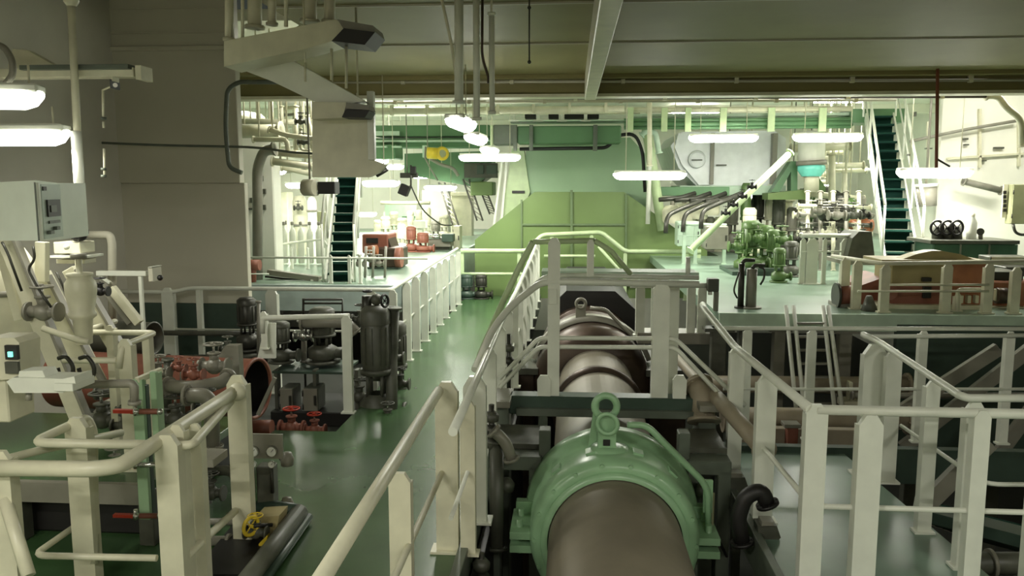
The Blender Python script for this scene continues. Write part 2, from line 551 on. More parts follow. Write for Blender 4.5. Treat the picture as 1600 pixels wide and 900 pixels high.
struct('floor', MB().box((-12, -2, -2.75), (12, 32, -2.6)), PIT)
struct('trim_1', MB().box((-2.33, 10.86, 0.5), (-8, 10.9, Z3 + .02)), BLUEW)
struct('trim_2', MB().box((-2.32, 10.86, 0.0), (-2.27, 30, Z3 + .03)), BLUEW)
struct('trim_3', MB().box((1.60, 8.61, 0.70), (10.5, 8.65, Z3 + .03)), PALEG)
struct('trim_4', MB().box((-0.66, 1.2, -0.2), (-0.60, 16.3, 0.05)), GFRAME)
struct('trim_5', MB().box((1.17, 1.2, -0.2), (1.22, 6.65, 0.04)), GFRAME)
struct('trim_6', MB().box((1.2, 6.65, -0.25), (9.5, 6.75, 0.05)), GDARK)
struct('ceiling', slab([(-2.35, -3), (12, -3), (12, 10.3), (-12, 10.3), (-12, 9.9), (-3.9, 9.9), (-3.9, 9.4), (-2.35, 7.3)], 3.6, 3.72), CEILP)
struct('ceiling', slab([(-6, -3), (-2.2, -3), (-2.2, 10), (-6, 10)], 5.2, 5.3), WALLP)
struct('trim_12', MB().box((-2.35, -3, 3.6), (-2.25, 7.3, 5.2)), WALLP)  # unseen closure between the ceiling levels, added to block light
struct('trim_7', MB().box((-12, 10.3, 3.36), (12, 10.42, 3.75)), CEILP)
struct('trim_8', MB().box((-12, 10.1, 3.55), (12, 10.3, 3.6)), CEILP)
struct('trim_9', MB().box((-12, 10.24, 3.34), (12, 10.5, 3.38)), CREAM)
for i, yy in enumerate((6.25, 7.95)):
    struct('trim_%d' % (10 + i), MB().box((-2.3, yy, 3.585), (12, yy + .025, 3.601)), TRUNK)
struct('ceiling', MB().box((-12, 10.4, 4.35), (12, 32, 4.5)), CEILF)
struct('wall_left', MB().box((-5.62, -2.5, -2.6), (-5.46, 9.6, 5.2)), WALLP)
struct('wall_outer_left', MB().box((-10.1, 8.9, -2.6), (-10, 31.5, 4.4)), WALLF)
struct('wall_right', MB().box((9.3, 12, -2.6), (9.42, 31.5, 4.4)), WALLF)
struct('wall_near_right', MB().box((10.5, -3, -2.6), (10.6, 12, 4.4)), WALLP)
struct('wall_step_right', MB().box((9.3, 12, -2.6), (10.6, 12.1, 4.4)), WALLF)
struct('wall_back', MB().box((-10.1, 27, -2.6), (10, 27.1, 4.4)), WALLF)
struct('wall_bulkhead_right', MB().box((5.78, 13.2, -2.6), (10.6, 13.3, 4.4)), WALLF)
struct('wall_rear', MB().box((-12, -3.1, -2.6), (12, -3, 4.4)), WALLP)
for i, yy in enumerate((13.5, 17.5, 21.5, 25.5)):
    struct('trim_%d' % (20 + i), MB().box((-10, yy, 4.12), (10, yy + .12, 4.35)), CEILF)
# corrugated plating strip under the far ceiling
for i in range(26):
    pass
cw = MB()
pts = []
x = -4.6
k = 0
prof = []
while x < -0.6:
    prof += [(x, 0), (x + .07, .05), (x + .16, .05), (x + .23, 0)]
    x += .30
top = [(px_, 13.6 - d_, 3.62) for px_, d_ in prof] + [(-0.6, 13.75, 3.62), (-4.6, 13.75, 3.62)]
cw.prism(top, (0, 0, 0.5))
struct('trim_30', cw, WHITE)

# grey casing trunk on the left
tr = thing('casing_trunk', 'big flat grey casing trunk rising to the ceiling on the left', 'casing', (-4.6, 9.5, -.25))
MB().box((-5.48, 9.45, 0.80), (-3.92, 9.55, 2.27)).to('lower_plate', TRUNK, tr)
MB().box((-5.48, 9.42, 2.27), (-3.96, 9.55, 5.2)).to('upper_plate', TRUNK, tr)
for zz in (3.82, 4.02, 4.3):
    MB().box((-5.48, 9.38 if zz < 3.9 else 9.40, zz), (-3.96, 9.43, zz + (.05 if zz < 3.9 else .02))).to('stiffener', TRUNK, tr)
MB().box((-5.48, 9.45, -0.25), (-4.0, 9.55, 0.80)).to('plinth', GDARK, tr)

# cream girder under the ceiling, right of centre
g = MB()
a, b = at(932, 0, 5.95), at(905, 122, 10.2)
g.box((0.16, 3.5, 3.30), (0.30, 10.25, 3.6))
tag(g.to('ceiling_girder', CREAM), 'cream longitudinal girder under the ceiling, right of centre', 'girder')

# ================================================================ MAIN ENGINE
YE = 16.4
eng = thing('main_engine', 'huge pale green main engine filling the centre of the hall', 'engine', (0.4, YE + 1.5, -0.1))
E = lambda px, py, Y=YE: at(px, py, Y)
hp = [E(742, 375), E(835, 300), E(975, 300), E(1105, 392), E(1105, 466), E(742, 466)]
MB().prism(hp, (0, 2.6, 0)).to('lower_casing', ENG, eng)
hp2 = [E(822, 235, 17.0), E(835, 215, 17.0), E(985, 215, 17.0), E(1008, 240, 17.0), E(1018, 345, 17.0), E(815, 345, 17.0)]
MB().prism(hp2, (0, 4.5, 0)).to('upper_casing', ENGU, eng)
for (x0, y0, x1, y1) in ((893, 297, 893, 462), (815, 312, 815, 462), (978, 303, 978, 462)):
    MB().bar(E(x0, y0, YE - .02), E(x1, y1, YE - .02), 0.05 if x0 == 893 else 0.035, 0.04, up=(0, 1, 0)).to('panel_seam', ENGD, eng)
MB().bar(E(815, 351, YE - .02), E(978, 351, YE - .02), 0.04, 0.04, up=(0, 1, 0)).to('panel_seam', ENGD, eng)
# A-frame struts left and right of the casing
q = [E(800, 232, 16.9), E(818, 232, 16.9), E(828, 300, 16.9), E(818, 330, 16.9), E(778, 356, 16.9), E(790, 300, 16.9)]
MB().prism(q, (0, 0.5, 0)).to('side_frame', ENGP, eng)
MB().box(E(800, 298, 16.86), E(820, 302, 16.9)).to('name_slot', BLACK, eng)
for dx in (0, 7):
    MB().bar(E(786 + dx, 240, 16.8), E(772 + dx * 1.6, 352, 16.8), 0.05, 0.05).to('frame_edge', WHITE, eng)
MB().tube([E(1010, 200, 16.2), E(1018, 250, 16.2), E(1035, 360, 16.2)], 0.10, 12).to('riser_pipe', ENGP, eng)
MB().tube([E(1016, 230, 16.0), E(1012, 350, 16.0)], 0.045, 10).to('riser_pipe', WHITE, eng)
MB().tube([E(812, 233, 16.3), E(950, 231, 16.3), E(962, 212, 16.3), E(992, 208, 16.3), E(1004, 235, 16.3), E(1008, 300, 16.3)], 0.035, 8, .2).to('edge_cable', BLACK, eng)
MB().box(E(830, 425, 16.2), E(838, 465, 16.4)).to('casing_bracket', ENGD, eng)
# top gallery
gal = thing('engine_gallery', 'green gallery beam with white stanchions across the engine top', 'gallery', E(860, 232, 15.8))
MB().box(E(808, 197, 15.9), E(968, 226, 16.4)).to('gallery_beam', DUCT, gal)
MB().box(E(795, 188, 15.8), E(1010, 193, 16.6)).to('gallery_deck', PALEG, gal)
MB().box(E(770, 195, 15.9), E(806, 228, 16.4)).to('gallery_box', GFRAME, gal)
MB().box(E(766, 195, 15.85), E(771, 240, 15.95)).to('upright', ENGP, gal)
for xx in (803, 841, 878, 915, 985):
    MB().box(E(xx - 2, 176, 15.9), E(xx + 2, 190, 15.95)).to('stanchion', WHITE, gal)
    MB().box(E(xx - 8, 187, 15.8), E(xx + 8, 190, 15.9)).to('foot_pad', WHITE, gal)
for xx in (805, 830, 930):
    MB().box(E(xx - 3, 195, 15.8), E(xx + 3, 236, 15.9)).to('hanger_bracket', GFRAME, gal)
MB().tube([E(720, 176, 15.9), E(1000, 176, 15.9)], 0.03, 8).to('gallery_rail', CREAM, gal)
for (x0, x1) in ((820, 838), (857, 873), (882, 912), (918, 935)):
    MB().box(E(x0, 178, 16.2), E(x1, 187, 16.5)).to('exhaust_port', BLACK, gal)
# engine left green duct band behind
dl = thing('air_duct', 'dark green air duct running left from the engine top', 'duct', at(660, 232, 17.5))
MB().box(at(586, 196, 17.5), at(770, 216, 18.2)).to('duct_body', DUCT, dl)
MB().box(at(586, 219, 17.4), at(770, 224, 18.1)).to('lower_flange', PALEG, dl)
MB().box(at(586, 216, 17.55), at(770, 232, 18.1)).to('duct_belly', DUCT, dl)
MB().box(at(586, 205, 17.45), at(625, 212, 17.5)).to('joint_plate', PALEG, dl)
dl2 = thing('ventilation_casing', 'green sloping air trunk hanging above the left machinery flat', 'duct', at(680, 280, 19))
MB().prism([at(632, 240, 19), at(762, 236, 19), at(772, 268, 19), at(740, 292, 19), at(632, 272, 19)], (0, 1.2, 0)).to('duct_body', DUCT, dl2)
MB().box(at(725, 255, 18.9), at(778, 278, 19)).to('access_panel', MACH, dl2)
MB().box(at(745, 258, 18.85), at(756, 272, 18.9)).to('louvre', GDARK, dl2)
MB().box(at(760, 258, 18.85), at(776, 272, 18.9)).to('louvre', GDARK, dl2)
MB().box(at(735, 284, 18.8), at(775, 305, 19.6)).to('lower_box', ENG, dl2)
dl3 = thing('air_duct', 'small green duct end with pale flanges beside the hanging cream plate', 'duct', at(600, 260, 17))
MB().box(at(585, 226, 17), at(630, 250, 17.8)).to('duct_body', DUCT, dl3)
MB().box(at(587, 228, 16.9), at(606, 231, 17)).to('flange', PALEG, dl3)
MB().box(at(612, 228, 16.9), at(628, 231, 17)).to('flange', PALEG, dl3)

# right green pipe gallery above the silver tank
pg = thing('pipe_gallery', 'green pipe gallery carrying cables in front of the silver tank', 'gallery', at(1200, 200, 15))
MB().box(at(990, 178, 15), at(1388, 186, 15.8)).to('gallery_beam', PALEG, pg)
MB().box(at(990, 186, 15.1), at(1330, 198, 15.2)).to('gallery_web', DUCT, pg)
for yy, r_ in ((172, .05), (188, .035), (194, .05), (200, .03)):
    MB().tube([at(975, yy, 14.9), at(1330, yy - 2, 14.9)], r_, 8).to('gallery_pipe', DUCT if yy > 180 else CREAM, pg)
for xx in (985, 1038, 1075, 1130, 1205, 1285):
    MB().box(at(xx - 4, 168, 14.8), at(xx + 4, 206, 14.86)).to('gallery_bracket', ENGP, pg)
MB().box(at(1330, 170, 14.9), at(1392, 196, 15.6)).to('gallery_end', DUCT, pg)

# silver tank with octagonal end
tk = thing('insulated_tank', 'big silver clad tank with round hatch hanging behind the green gallery', 'tank', at(1140, 302, 17))
op = [at(1065, 206, 17.2), at(1210, 204, 17.2), at(1228, 216, 17.2), at(1228, 262, 17.2), at(1196, 292, 17.2), at(1090, 292, 17.2), at(1060, 262, 17.2), at(1048, 228, 17.2)]
MB().prism(op, (0, 3, 0)).to('tank_body', SILV, tk)
MB().prism([at(1060, 208, 17.1), at(1112, 207, 17.1), at(1112, 289, 17.1), at(1092, 289, 17.1), at(1066, 258, 17.1), at(1054, 230, 17.1)], (0, .1, 0)).to('end_plate', SILV, tk)
MB().torus(at(1089, 249, 17.05), 0.16, 0.025, (0, 1, 0)).to('hatch_ring', SILV, tk)
MB().cyl(at(1089, 249, 17.02), at(1089, 249, 17.1), 0.14, 24).to('hatch', SILV, tk)
MB().box(at(1081, 249, 16.98), at(1097, 251, 17.02)).to('hatch_handle', GFRAME, tk)
for xx in (1112, 1209):
    MB().box(at(xx - .7, 208, 17.04), at(xx + .7, 288, 17.2)).to('cladding_joint', GREYP, tk)
MB().box(at(1120, 257, 17.1), at(1134, 259, 17.2)).to('name_plate', MACH, tk)
MB().box(at(1062, 290, 17.0), at(1200, 304, 18.5)).to('cradle', PALEG, tk)

# ================================================================ SHAFT LINE
AX, AZ = 0.30, -0.05
sh = thing('propeller_shaft', 'thick bare steel propeller shaft running down the centre to the engine', 'shaft', (AX, 2, AZ - .5))
MB().cyl((AX, 1.6, AZ), (AX, 10.0, AZ), 0.425, 56).to('shaft_body', STEEL, sh)
MB().lathe([(.43, 7.9), (.47, 7.92), (.47, 8.02), (.43, 8.04)], (AX, 0, AZ), (0, 1, 0), 56).to('shaft_collar', STEEL2, sh)
# green bearing ring
rg = thing('shaft_bearing', 'light green bolted bearing ring clamped round the steel shaft', 'bearing', (AX, 5.0, AZ - .6))
MB().lathe([(.435, 4.92), (.50, 4.90), (.535, 4.93), (.55, 5.0), (.555, 5.32), (.59, 5.34), (.60, 5.40), (.60, 5.48), (.50, 5.5), (.435, 5.5)], (AX, 0, AZ), (0, 1, 0), 64).to('bearing_housing', RING, rg)
MB().lathe([(.432, 4.88), (.470, 4.88), (.475, 4.93), (.432, 4.95)], (AX, 0, AZ), (0, 1, 0), 64).to('seal_lip', RING, rg)
bl = MB(); bl.bolts((AX, 4.915, AZ), .515, 18, (0, -1, 0), .014, .015, .17); bl.bolts((AX, 5.37, AZ), .580, 14, (0, -1, 0), .013, .03)
o = bl.to('flange_bolts', RING, rg); o['kind'] = 'stuff'
for k, (aa) in enumerate((-.75, -.28, .28, .75)):
    c_ = Vector((AX + math.sin(aa) * .555, 5.12, AZ + math.cos(aa) * .555))
    MB().obox(c_, (.07, .10, .022), Matrix.Rotation(aa, 3, 'Y')).to('cleat', RING, rg)
for sg in (-1, 1):
    lug = MB(); lug.box((AX + sg * .52, 4.98, AZ - .03), (AX + sg * .68, 5.38, AZ + .02)); lug.box((AX + sg * .52, 4.98, AZ - .12), (AX + sg * .68, 5.38, AZ - .07)); lug.box((AX + sg * .52, 5.3, AZ - .18), (AX + sg * .66, 5.38, AZ + .1))
    lo_ = lug.to('split_lug', RING, rg)
    for yy in (5.08, 5.26):
        MB().cyl((AX + sg * .62, yy, AZ - .16), (AX + sg * .62, yy, AZ + .07), .022, 8).to('stud', RING, lo_)
pad = MB().lathe([(.13, .0), (.12, .03), (.07, .04), (0, .04)], (AX - .03, 5.15, AZ + .53), n=24).to('top_pad', RING, rg)
MB().obox((AX - .05, 5.12, AZ + .66), (.12, .05, .22)).to('lifting_block', RING, rg)
MB().box((AX - .075, 5.085, AZ + .585), (AX - .03, 5.1, AZ + .625)).to('sight_hole', BLACK, rg)
MB().torus((AX - .06, 5.12, AZ + .84), .072, .024, (0, 1, 0), 28, 10).to('lifting_eye', RING, rg)
MB().torus((AX - .05, 5.06, AZ + .74), .066, .014, (.2, 1, 0), 24, 8).to('shackle', RING, rg)
MB().prism([(AX - .17, 5.14, AZ + .56), (AX - .12, 5.14, AZ + .60), (AX - .10, 5.14, AZ + .86), (AX - .13, 5.14, AZ + .86)], (0, .05, 0)).to('side_stay', RING, rg)
MB().tube([at(980, 664, 5.12), at(1010, 664, 5.12), at(1098, 752, 5.12), at(1106, 770, 5.12), at(1107, 845, 5.12)], .022, 10, .06).to('grab_rail', RING, rg)
MB().obox(at(1106, 775, 5.14), (.06, .03, .22)).to('rail_bracket', RING, rg)

# far coupling / second bearing
cp = thing('shaft_coupling', 'dark brown shaft coupling drum under a pale hoop before the engine', 'coupling', (.26, 9.6, AZ - .8))
MB().lathe([(.40, 9.0), (.55, 9.02), (.66, 9.15), (.68, 9.3), (.68, 10.3), (.5, 10.35), (.40, 10.35)], (.26, 0, AZ), (0, 1, 0), 56).to('coupling_drum', STEEL2, cp)
MB().lathe([(.69, 9.40), (.75, 9.40), (.75, 9.62), (.69, 9.62)], (.26, 0, AZ), (0, 1, 0), 48, a0=-1.25, a1=1.25).to('hoop', GREYP, cp)
bo = MB(); bo.bolts((.26, 9.16, AZ), .60, 14, (0, -1, 0), .03, .05); bo.to('coupling_bolts', STEEL2, cp)['kind'] = 'stuff'
MB().obox((.13, 9.45, AZ + .80), (.12, .08, .16)).to('lifting_lug', GREYP, cp)
MB().torus((.13, 9.42, AZ + .90), .055, .02, (0, 1, 0), 20, 8).to('lifting_eye', GREYP, cp)
MB().tube([at(922, 481, 9.4), at(946, 483, 9.4), at(984, 522, 9.4), at(1000, 534, 9.4)], .022, 8, .05).to('grab_rail', GREYP, cp)
for sg, xx in ((-1, -.62), (1, 1.14)):
    ped = thing('bearing_pedestal', 'dark bearing pedestal %s of the brown coupling drum' % ('left' if sg < 0 else 'right'), 'pedestal', (xx, 9.6, -2.6))
    MB().box((xx - .22, 9.2, -2.6), (xx + .22, 10.2, .05)).to('pedestal_body', STEEL2, ped)
    MB().box((xx - .26, 9.1, .05), (xx + .26, 10.3, .13)).to('top_plate', MACH, ped)
    for yy in (9.3, 9.7, 10.1):
        MB().cyl((xx, yy, .13), (xx, yy, .22), .05, 6).to('nut', MACH, ped)

# black block painted in for the dark opening under the engine front
rc = thing('dark_recess_fill', 'black fill for the dark opening at the foot of the green engine', 'bearing', (.25, 11, -2.6))
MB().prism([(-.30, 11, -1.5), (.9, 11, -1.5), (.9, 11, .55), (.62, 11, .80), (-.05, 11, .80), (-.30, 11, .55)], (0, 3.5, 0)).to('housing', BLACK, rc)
MB().lathe([(.3, 10.9), (.62, 10.9), (.66, 11.0), (.3, 11.0)], (.25, 0, AZ), (0, 1, 0), 40).to('seal_ring', STEEL2, rc)
MB().box((-.5, 10.9, -2.6), (1.0, 14, -1.5)).to('seating', GDARK, rc)

# frames round the shaft (stile foundation)
cb = thing('shaft_guard_frame', 'dark grey green portal frame spanning the shaft under the stile legs', 'frame', (.3, 6.4, -2.6))
MB().box((-.48, 6.25, .40), (1.02, 6.42, .55)).to('cross_beam', GDARK, cb)
MB().box((-.42, 6.2, .40), (.98, 6.25, .46)).to('front_flange', GFRAME, cb)
for sg, x0 in ((-1, -.62), (1, 1.02)):
    MB().box((x0, 6.22, -2.6), (x0 + .14, 6.5, .50)).to('upright', GFRAME, cb)
    MB().box((x0 - .02, 6.06, .50), (x0 + .16, 6.5, .55)).to('cap_plate', GREYP, cb)
for sg in (-1, 1):
    L_ = sg < 0
    fr = thing('pit_side_frame', 'grey green box frame standing in the pit %s of the green bearing ring' % ('left' if L_ else 'right'), 'frame', (-.45 if L_ else 1.1, 5.4, -2.6))
    x0, x1 = (-.575, -.19) if L_ else (.83, 1.13)
    MB().box((x0, 5.45, .22), (x1, 5.62, .32)).to('top_beam', GFRAME, fr)
    MB().box((x0, 5.45, -2.6), (x0 + .09, 5.6, .25)).to('upright', GFRAME, fr)
    MB().box((x1 - .09, 5.45, -2.6), (x1, 5.6, .25)).to('upright', GFRAME, fr)
    xs = x1 - .02 if L_ else x0 - .06
    MB().box((xs, 5.5, .22), (xs + .08, 5.62, .50)).to('riser', GFRAME, fr)
    MB().box((x0 + .02, 5.62, .32), (x1, 6.1, .36)).to('cover_plate', MACH, fr)
    cx = (x0 + x1) / 2 - .05
    MB().lathe([(0, 0), (.05, .01), (.06, .06), (.03, .10), (0, .10)], (cx, 5.4, .08), n=14).to('lug_disc', MACH, fr)
    MB().box((x0 + .01, 5.3, -.75), (x0 + .14, 5.5, -.68)).to('base_flange', MACH, fr)

# ================================================================ RAILINGS
RT = 1.02
# 1 near left of centre rail (handrail from the bottom of the frame)
railing('handrail', 'nearest cream handrail rising from the bottom edge left of the shaft', [[(-.755, 1.55, 1.0), (-.765, 4.55, 1.02)]],
        [(-.80, 3.62, 0, .86, .105), (-.73, 4.62, 0, 1.06, .135), (-.60, 4.58, 0, .96, .09)], [[(-.76, 1.6, .5), (-.76, 4.6, .5)]], r=.030, rm=.018, m=CREAM, cat='handrail')
# 2 long rail along the right side of the green walkway
tops = [at(706, 682, 3.83), at(771, 538, 5.3), at(790, 490, 7.3), at(806, 455, 9.0), at(822, 418, 12.0), at(838, 378, 15.2)]
tops = [Vector((-.575, 3.83, 1.0)), Vector((-.58, 5.2, 1.02)), Vector((-.60, 7.4, 1.05)), Vector((-.60, 9.2, 1.06)), Vector((-.62, 12.0, 1.10)), Vector((-.64, 15.8, 1.18))]
pp = []
for yy in (4.95, 5.8, 6.7, 7.6, 8.5, 9.4, 10.3, 11.2, 12.2, 13.2, 14.2, 15.2):
    zt = 1.0 + (yy - 3.8) * .015
    pp.append(((-.60 if yy < 5 else -.585 - (yy - 4) * .004), yy, 0.05, zt, .145 if yy < 5.2 else .10))
railing('walkway_railing', 'long white railing with many flat posts between green walkway and shaft', [tops], pp,
        [[(-.60, 3.9, .52), (-.60, 9.2, .54), (-.64, 15.8, .62)]], r=.024, m=WHITE)
# 3 railing left side of walkway
pys = [7.45 + .0, 9.95, 10.35, 10.9, 11.6, 12.3, 13.1, 13.9, 14.8]
lp = [(-2.08, 9.2, -.25, RT, .09), (-2.08, 10.0, 0, RT, .10), (-2.08, 10.6, 0, RT, .10), (-2.09, 11.3, 0, RT, .10), (-2.09, 12.0, 0, RT, .09), (-2.1, 12.7, 0, RT, .09), (-2.11, 13.4, 0, RT, .09), (-2.11, 14.2, 0, RT, .09), (-2.12, 15.0, 0, RT, .09)]
railing('walkway_railing', 'white railing with closely set posts along the left walkway edge', [[(-5.4, 9.2, .97), (-4.75, 9.2, .97), (-4.55, 9.2, RT), (-2.10, 9.2, RT), (-2.13, 15.0, RT + .06)]],
        lp + [(at(262, 460, 9.2).x, 9.2, -.25, RT, .14), (at(310, 455, 9.2).x, 9.2, -.25, RT, .06), (at(424, 455, 9.2).x, 9.2, -.25, RT, .14), (at(580, 455, 9.2).x, 9.2, -.25, RT, .10)],
        [[(-4.75, 9.2, .52), (-2.10, 9.2, .52), (-2.11, 15, .56)]], r=.024, m=WHITE)
# 4 rail on left flat
railing('flat_railing', 'thin white railing on the front edge of the left machinery flat', [[at(353, 402, 11.2), at(668, 404, 11.2)]],
        [(at(x_, 402, 11.2).x, 11.2, Z3, 1.26, .035) for x_ in (362, 372, 516, 545, 562)], [[at(353, 428, 11.2), at(420, 428, 11.2)]], r=.016, rm=.01, m=WHITE)
# 5 low guard frame above the pump group
railing('guard_frame', 'low white guard frame in front of the dark pump group', [[at(411, 520, 7.6), at(411, 497, 7.6), at(546, 494, 7.6)]],
        [(at(412, 500, 7.6).x, 7.6, .62, 1.0, .06), (at(543, 500, 7.6).x, 7.55, 0, .98, .09)], [], r=.028, rad=.03, m=WHITE)
tag(MB().prism([at(402, 560, 7.65), at(430, 560, 7.65), at(430, 505, 7.65), at(414, 505, 7.65)], (0, .03, 0)).to('gusset_plate', WHITE), 'white tapered gusset plate at left end of the low guard frame', 'plate')
# 6 engine-front transverse rail
railing('engine_railing', 'pale transverse railing before the engine stepping up over the shaft',
        [[at(720, 392, 15.9), at(823, 392, 15.9), at(847, 367, 15.9), at(940, 363, 15.9), at(977, 393, 15.9), at(1095, 393, 15.9)]],
        [(at(x_, 400, 15.9).x, 15.9, zb, zt, .07) for x_, zb, zt in ((722, 0, .95), (811, 0, .95), (862, .2, 1.28), (924, .2, 1.3), (977, 0, .95), (1073, 0, .95), (1092, 0, .95))],
        [[at(720, 428, 15.9), at(823, 428, 15.9)], [at(850, 400, 15.9), at(930, 400, 15.9)], [at(935, 385, 15.9), at(975, 430, 15.9), at(1095, 428, 15.9)]], r=.045, rm=.03, m=ENGP)
# 7 stile over the shaft
stl = thing('shaft_stile', 'white stile of tall legs and handrails bridging the steel shaft', 'stile', (.3, 6.3, .55))
def leg(px, y0, y1, Y, wv, nm='leg'):
    a = at(px, y0, Y)
    post_mb(a.x, Y, at(px, y1, Y).z, a.z, wv, .05, False).to(nm, WHITE, stl)
leg(866, 372, 628, 6.3, .095); leg(1034, 440, 628, 6.3, .13)
leg(1052, 440, 628, 6.55, .10)
for (px, sg) in ((850, -1), (1062, 1)):
    c_ = at(px, 606, 6.26)
    MB().prism([c_ + Vector((-.05, 0, -.11)), c_ + Vector((.05, 0, -.11)), c_ + Vector((.055, 0, .06)), c_ + Vector((.03, 0, .10)), c_ + Vector((-.03, 0, .10)), c_ + Vector((-.055, 0, .06))], (0, .03, 0)).to('foot_bracket', WHITE, stl)
    if sg < 0:
        MB().box(at(857, 452, 6.26), at(870, 475, 6.29)).to('clip', WHITE, stl)
MB().tube([at(1092, 444, 6.3), at(880, 440, 6.3), at(845, 441, 6.3), at(800, 476, 6.1), at(771, 512, 5.9), at(742, 578, 5.5)], .028, 10, .12).to('top_rail', WHITE, stl)
MB().tube([at(1092, 434, 6.6), at(880, 430, 6.6), at(850, 433, 6.6), at(835, 446, 6.6)], .020, 10, .08).to('top_rail', WHITE, stl)
MB().box(at(846, 424, 6.9), at(1084, 428, 7.2)).to('tread_plate', PALEG, stl)
MB().tube([at(833, 378, 6.45), at(928, 376, 6.45)], .022, 10).to('upper_rail', ENGP, stl)
MB().tube([at(928, 376, 6.45), at(955, 392, 6.5), at(985, 428, 6.6)], .022, 10).to('upper_rail', ENGP, stl)
MB().tube([at(833, 378, 6.45), at(815, 410, 6.5), at(790, 462, 6.45), at(771, 505, 6.3), at(748, 560, 6.0)], .026, 10, .1).to('side_rail', ENGP, stl)
leg(923, 374, 431, 6.45, .055, 'short_post')
MB().tube([at(1075, 402, 6.9), at(1075, 430, 6.9)], .02, 8).to('short_post', WHITE, stl)
for dy in (0, 14):
    MB().tube([at(780, 592 + dy, 6.2), at(842, 528 + dy, 6.3), at(1055, 529 + dy, 6.3), at(1165, 634 + dy * 1.8, 6.15)], .018, 8, .05).to('mid_rail', WHITE, stl)
# short posts behind right side of stile
railing('pit_railing', 'short white posts on a foot plate right behind the stile', [[at(985, 446, 9), at(1105, 446, 9)]],
        [(at(x_, 450, 9).x, 9.0, .55, 1.13, w_) for x_, w_ in ((1001, .10), (1022, .05), (1081, .09), (1098, .09))], [], r=.03)
tag(MB().box(at(996, 520, 8.95), at(1112, 530, 9.3)).to('foot_plate', GREYP), 'grey foot plate carrying the short posts behind the stile', 'plate')
# 8 right side longitudinal rail
railing('pit_railing', 'white sloping-view handrail with three posts along the right pit edge',
        [[at(1098, 476, 7.2), at(1100, 482, 6.9), (1.24, 6.0, RT), (1.30, 4.3, RT)]],
        [(1.255, 6.0, 0.0, RT + .01, .105), (1.285, 5.2, 0.0, RT - .02, .125)], [[(1.25, 6.0, .52), (1.31, 4.3, .50)]], r=.028, rm=.016)
# 9 right near transverse rail
railing('front_railing', 'white front railing crossing the lower right corner of the view', [[(1.33, 4.3, RT), (5.2, 4.28, RT)]],
        [(1.33, 4.3, 0, RT + .03, .115), (1.60, 4.26, 0, RT - .01, .125), (at(1534, 660, 4.28).x, 4.28, 0, RT + .02, .085), (at(1632, 660, 4.28).x, 4.28, 0, RT, .085)],
        [[(1.33, 4.3, .48), (5.2, 4.28, .48)]], r=.027, rm=.016)
# 10 stairwell rail
railing('stairwell_railing', 'white railing sloping down around the dark stairwell at right',
        [[at(1348, 522, 6.35), at(1372, 533, 6.2), at(1500, 618, 4.62), at(1512, 622, 4.6), at(1640, 622, 4.6)]],
        [(at(1368, 540, 6.15).x, 6.15, 0, 1.03, .17), (at(1398, 545, 6.0).x, 6.0, 0, 1.02, .11), (at(1458, 600, 5.1).x, 5.1, .0, 1.0, .085), (at(1524, 630, 4.62).x, 4.62, .0, 1.0, .10)],
        [[at(1408, 665, 6.0), at(1540, 757, 4.65), at(1640, 757, 4.6)]], r=.024, rm=.014)
# 11 rail at back edge of right deck
railing('deck_edge_railing', 'thin grey white double railing along the far edge of right deck', [[at(1130, 513, 6.85), at(1640, 514, 6.85)], [at(1350, 526, 6.8), at(1640, 524, 6.8)]],
        [(at(x_, 515, 6.85).x, 6.85, 0.05, 1.02, .07) for x_ in (1169, 1270, 1444, 1580)], [[at(1130, 608, 6.85), at(1640, 608, 6.85)]], r=.018, rm=.014)

# ================================================================ LAMPS
LS = [
 ('long glowing lamp in front of the engine, right of its casing', 1015, 276, 13.0, 1.15, 0, P_FAR),
 ('glowing lamp across the silver tank', 1130, 218, 14.5, 1.2, 0, P_FAR),
 ('glowing lamp left of the right green stairs, above the white cylinder', 1293, 217, 14.0, 1.15, 0, P_FAR),
 ('glowing lamp at the left edge of the engine frame', 765, 248, 15.0, 1.15, 0, P_FAR),
 ('glowing lamp right of the right green stairs by the bright wall', 1460, 273, 12.0, 1.05, 0, P_FAR * 1.3),
 ('glowing lamp directly right of the left green stairs', 595, 288, 15.5, .75, 0, P_FAR),
 ('glowing lamp in front of the far white pillar on the left flat', 688, 295, 18.6, .76, 0, P_FAR),
 ('glowing lamp beside the white pillar left of the hanging plate', 425, 269, 14.5, .55, 0, P_FAR),
 ('glowing lamp just left of the white round filter under the plate', 470, 291, 18.0, .7, 0, P_FAR),
 ('small glowing lamp right under the cream hanging plate edge', 592, 253, 20.0, .5, .3, P_MID),
 ('small glowing lamp among the green ducts, left of the hanging camera', 617, 262, 20.0, .45, .3, P_MID),
 ('small far glowing lamp low on the left flat beside stairs', 573, 336, 24.0, .6, 0, P_MID),
 ('small far glowing lamp above the brown motor', 658, 276, 23.0, .6, 0, P_MID),
 ('small far lamp left of the engine frame', 710, 280, 24.0, .5, 0, P_MID),
 ('far glowing lamp low behind the green pumps', 1300, 324, 22.0, .7, 0, P_FAR),
 ('far glowing lamp above the green pumps', 1180, 307, 24.0, .7, 0, P_FAR),
 ('lamp in the far right corner by the olive box', 1560, 288, 14.0, .8, 0, P_MID),
 ('small lamp under the white cylinder', 1280, 290, 20.0, .5, 0, P_MID),
]
for (lb, px, py, Y, L_, rot, pw) in LS:
    c_ = at(px, py, Y)
    lamp('white ' + lb, c_, L_, rot, pw, w_=.18 if Y < 18 else .22, hang=4.26 - c_.z)
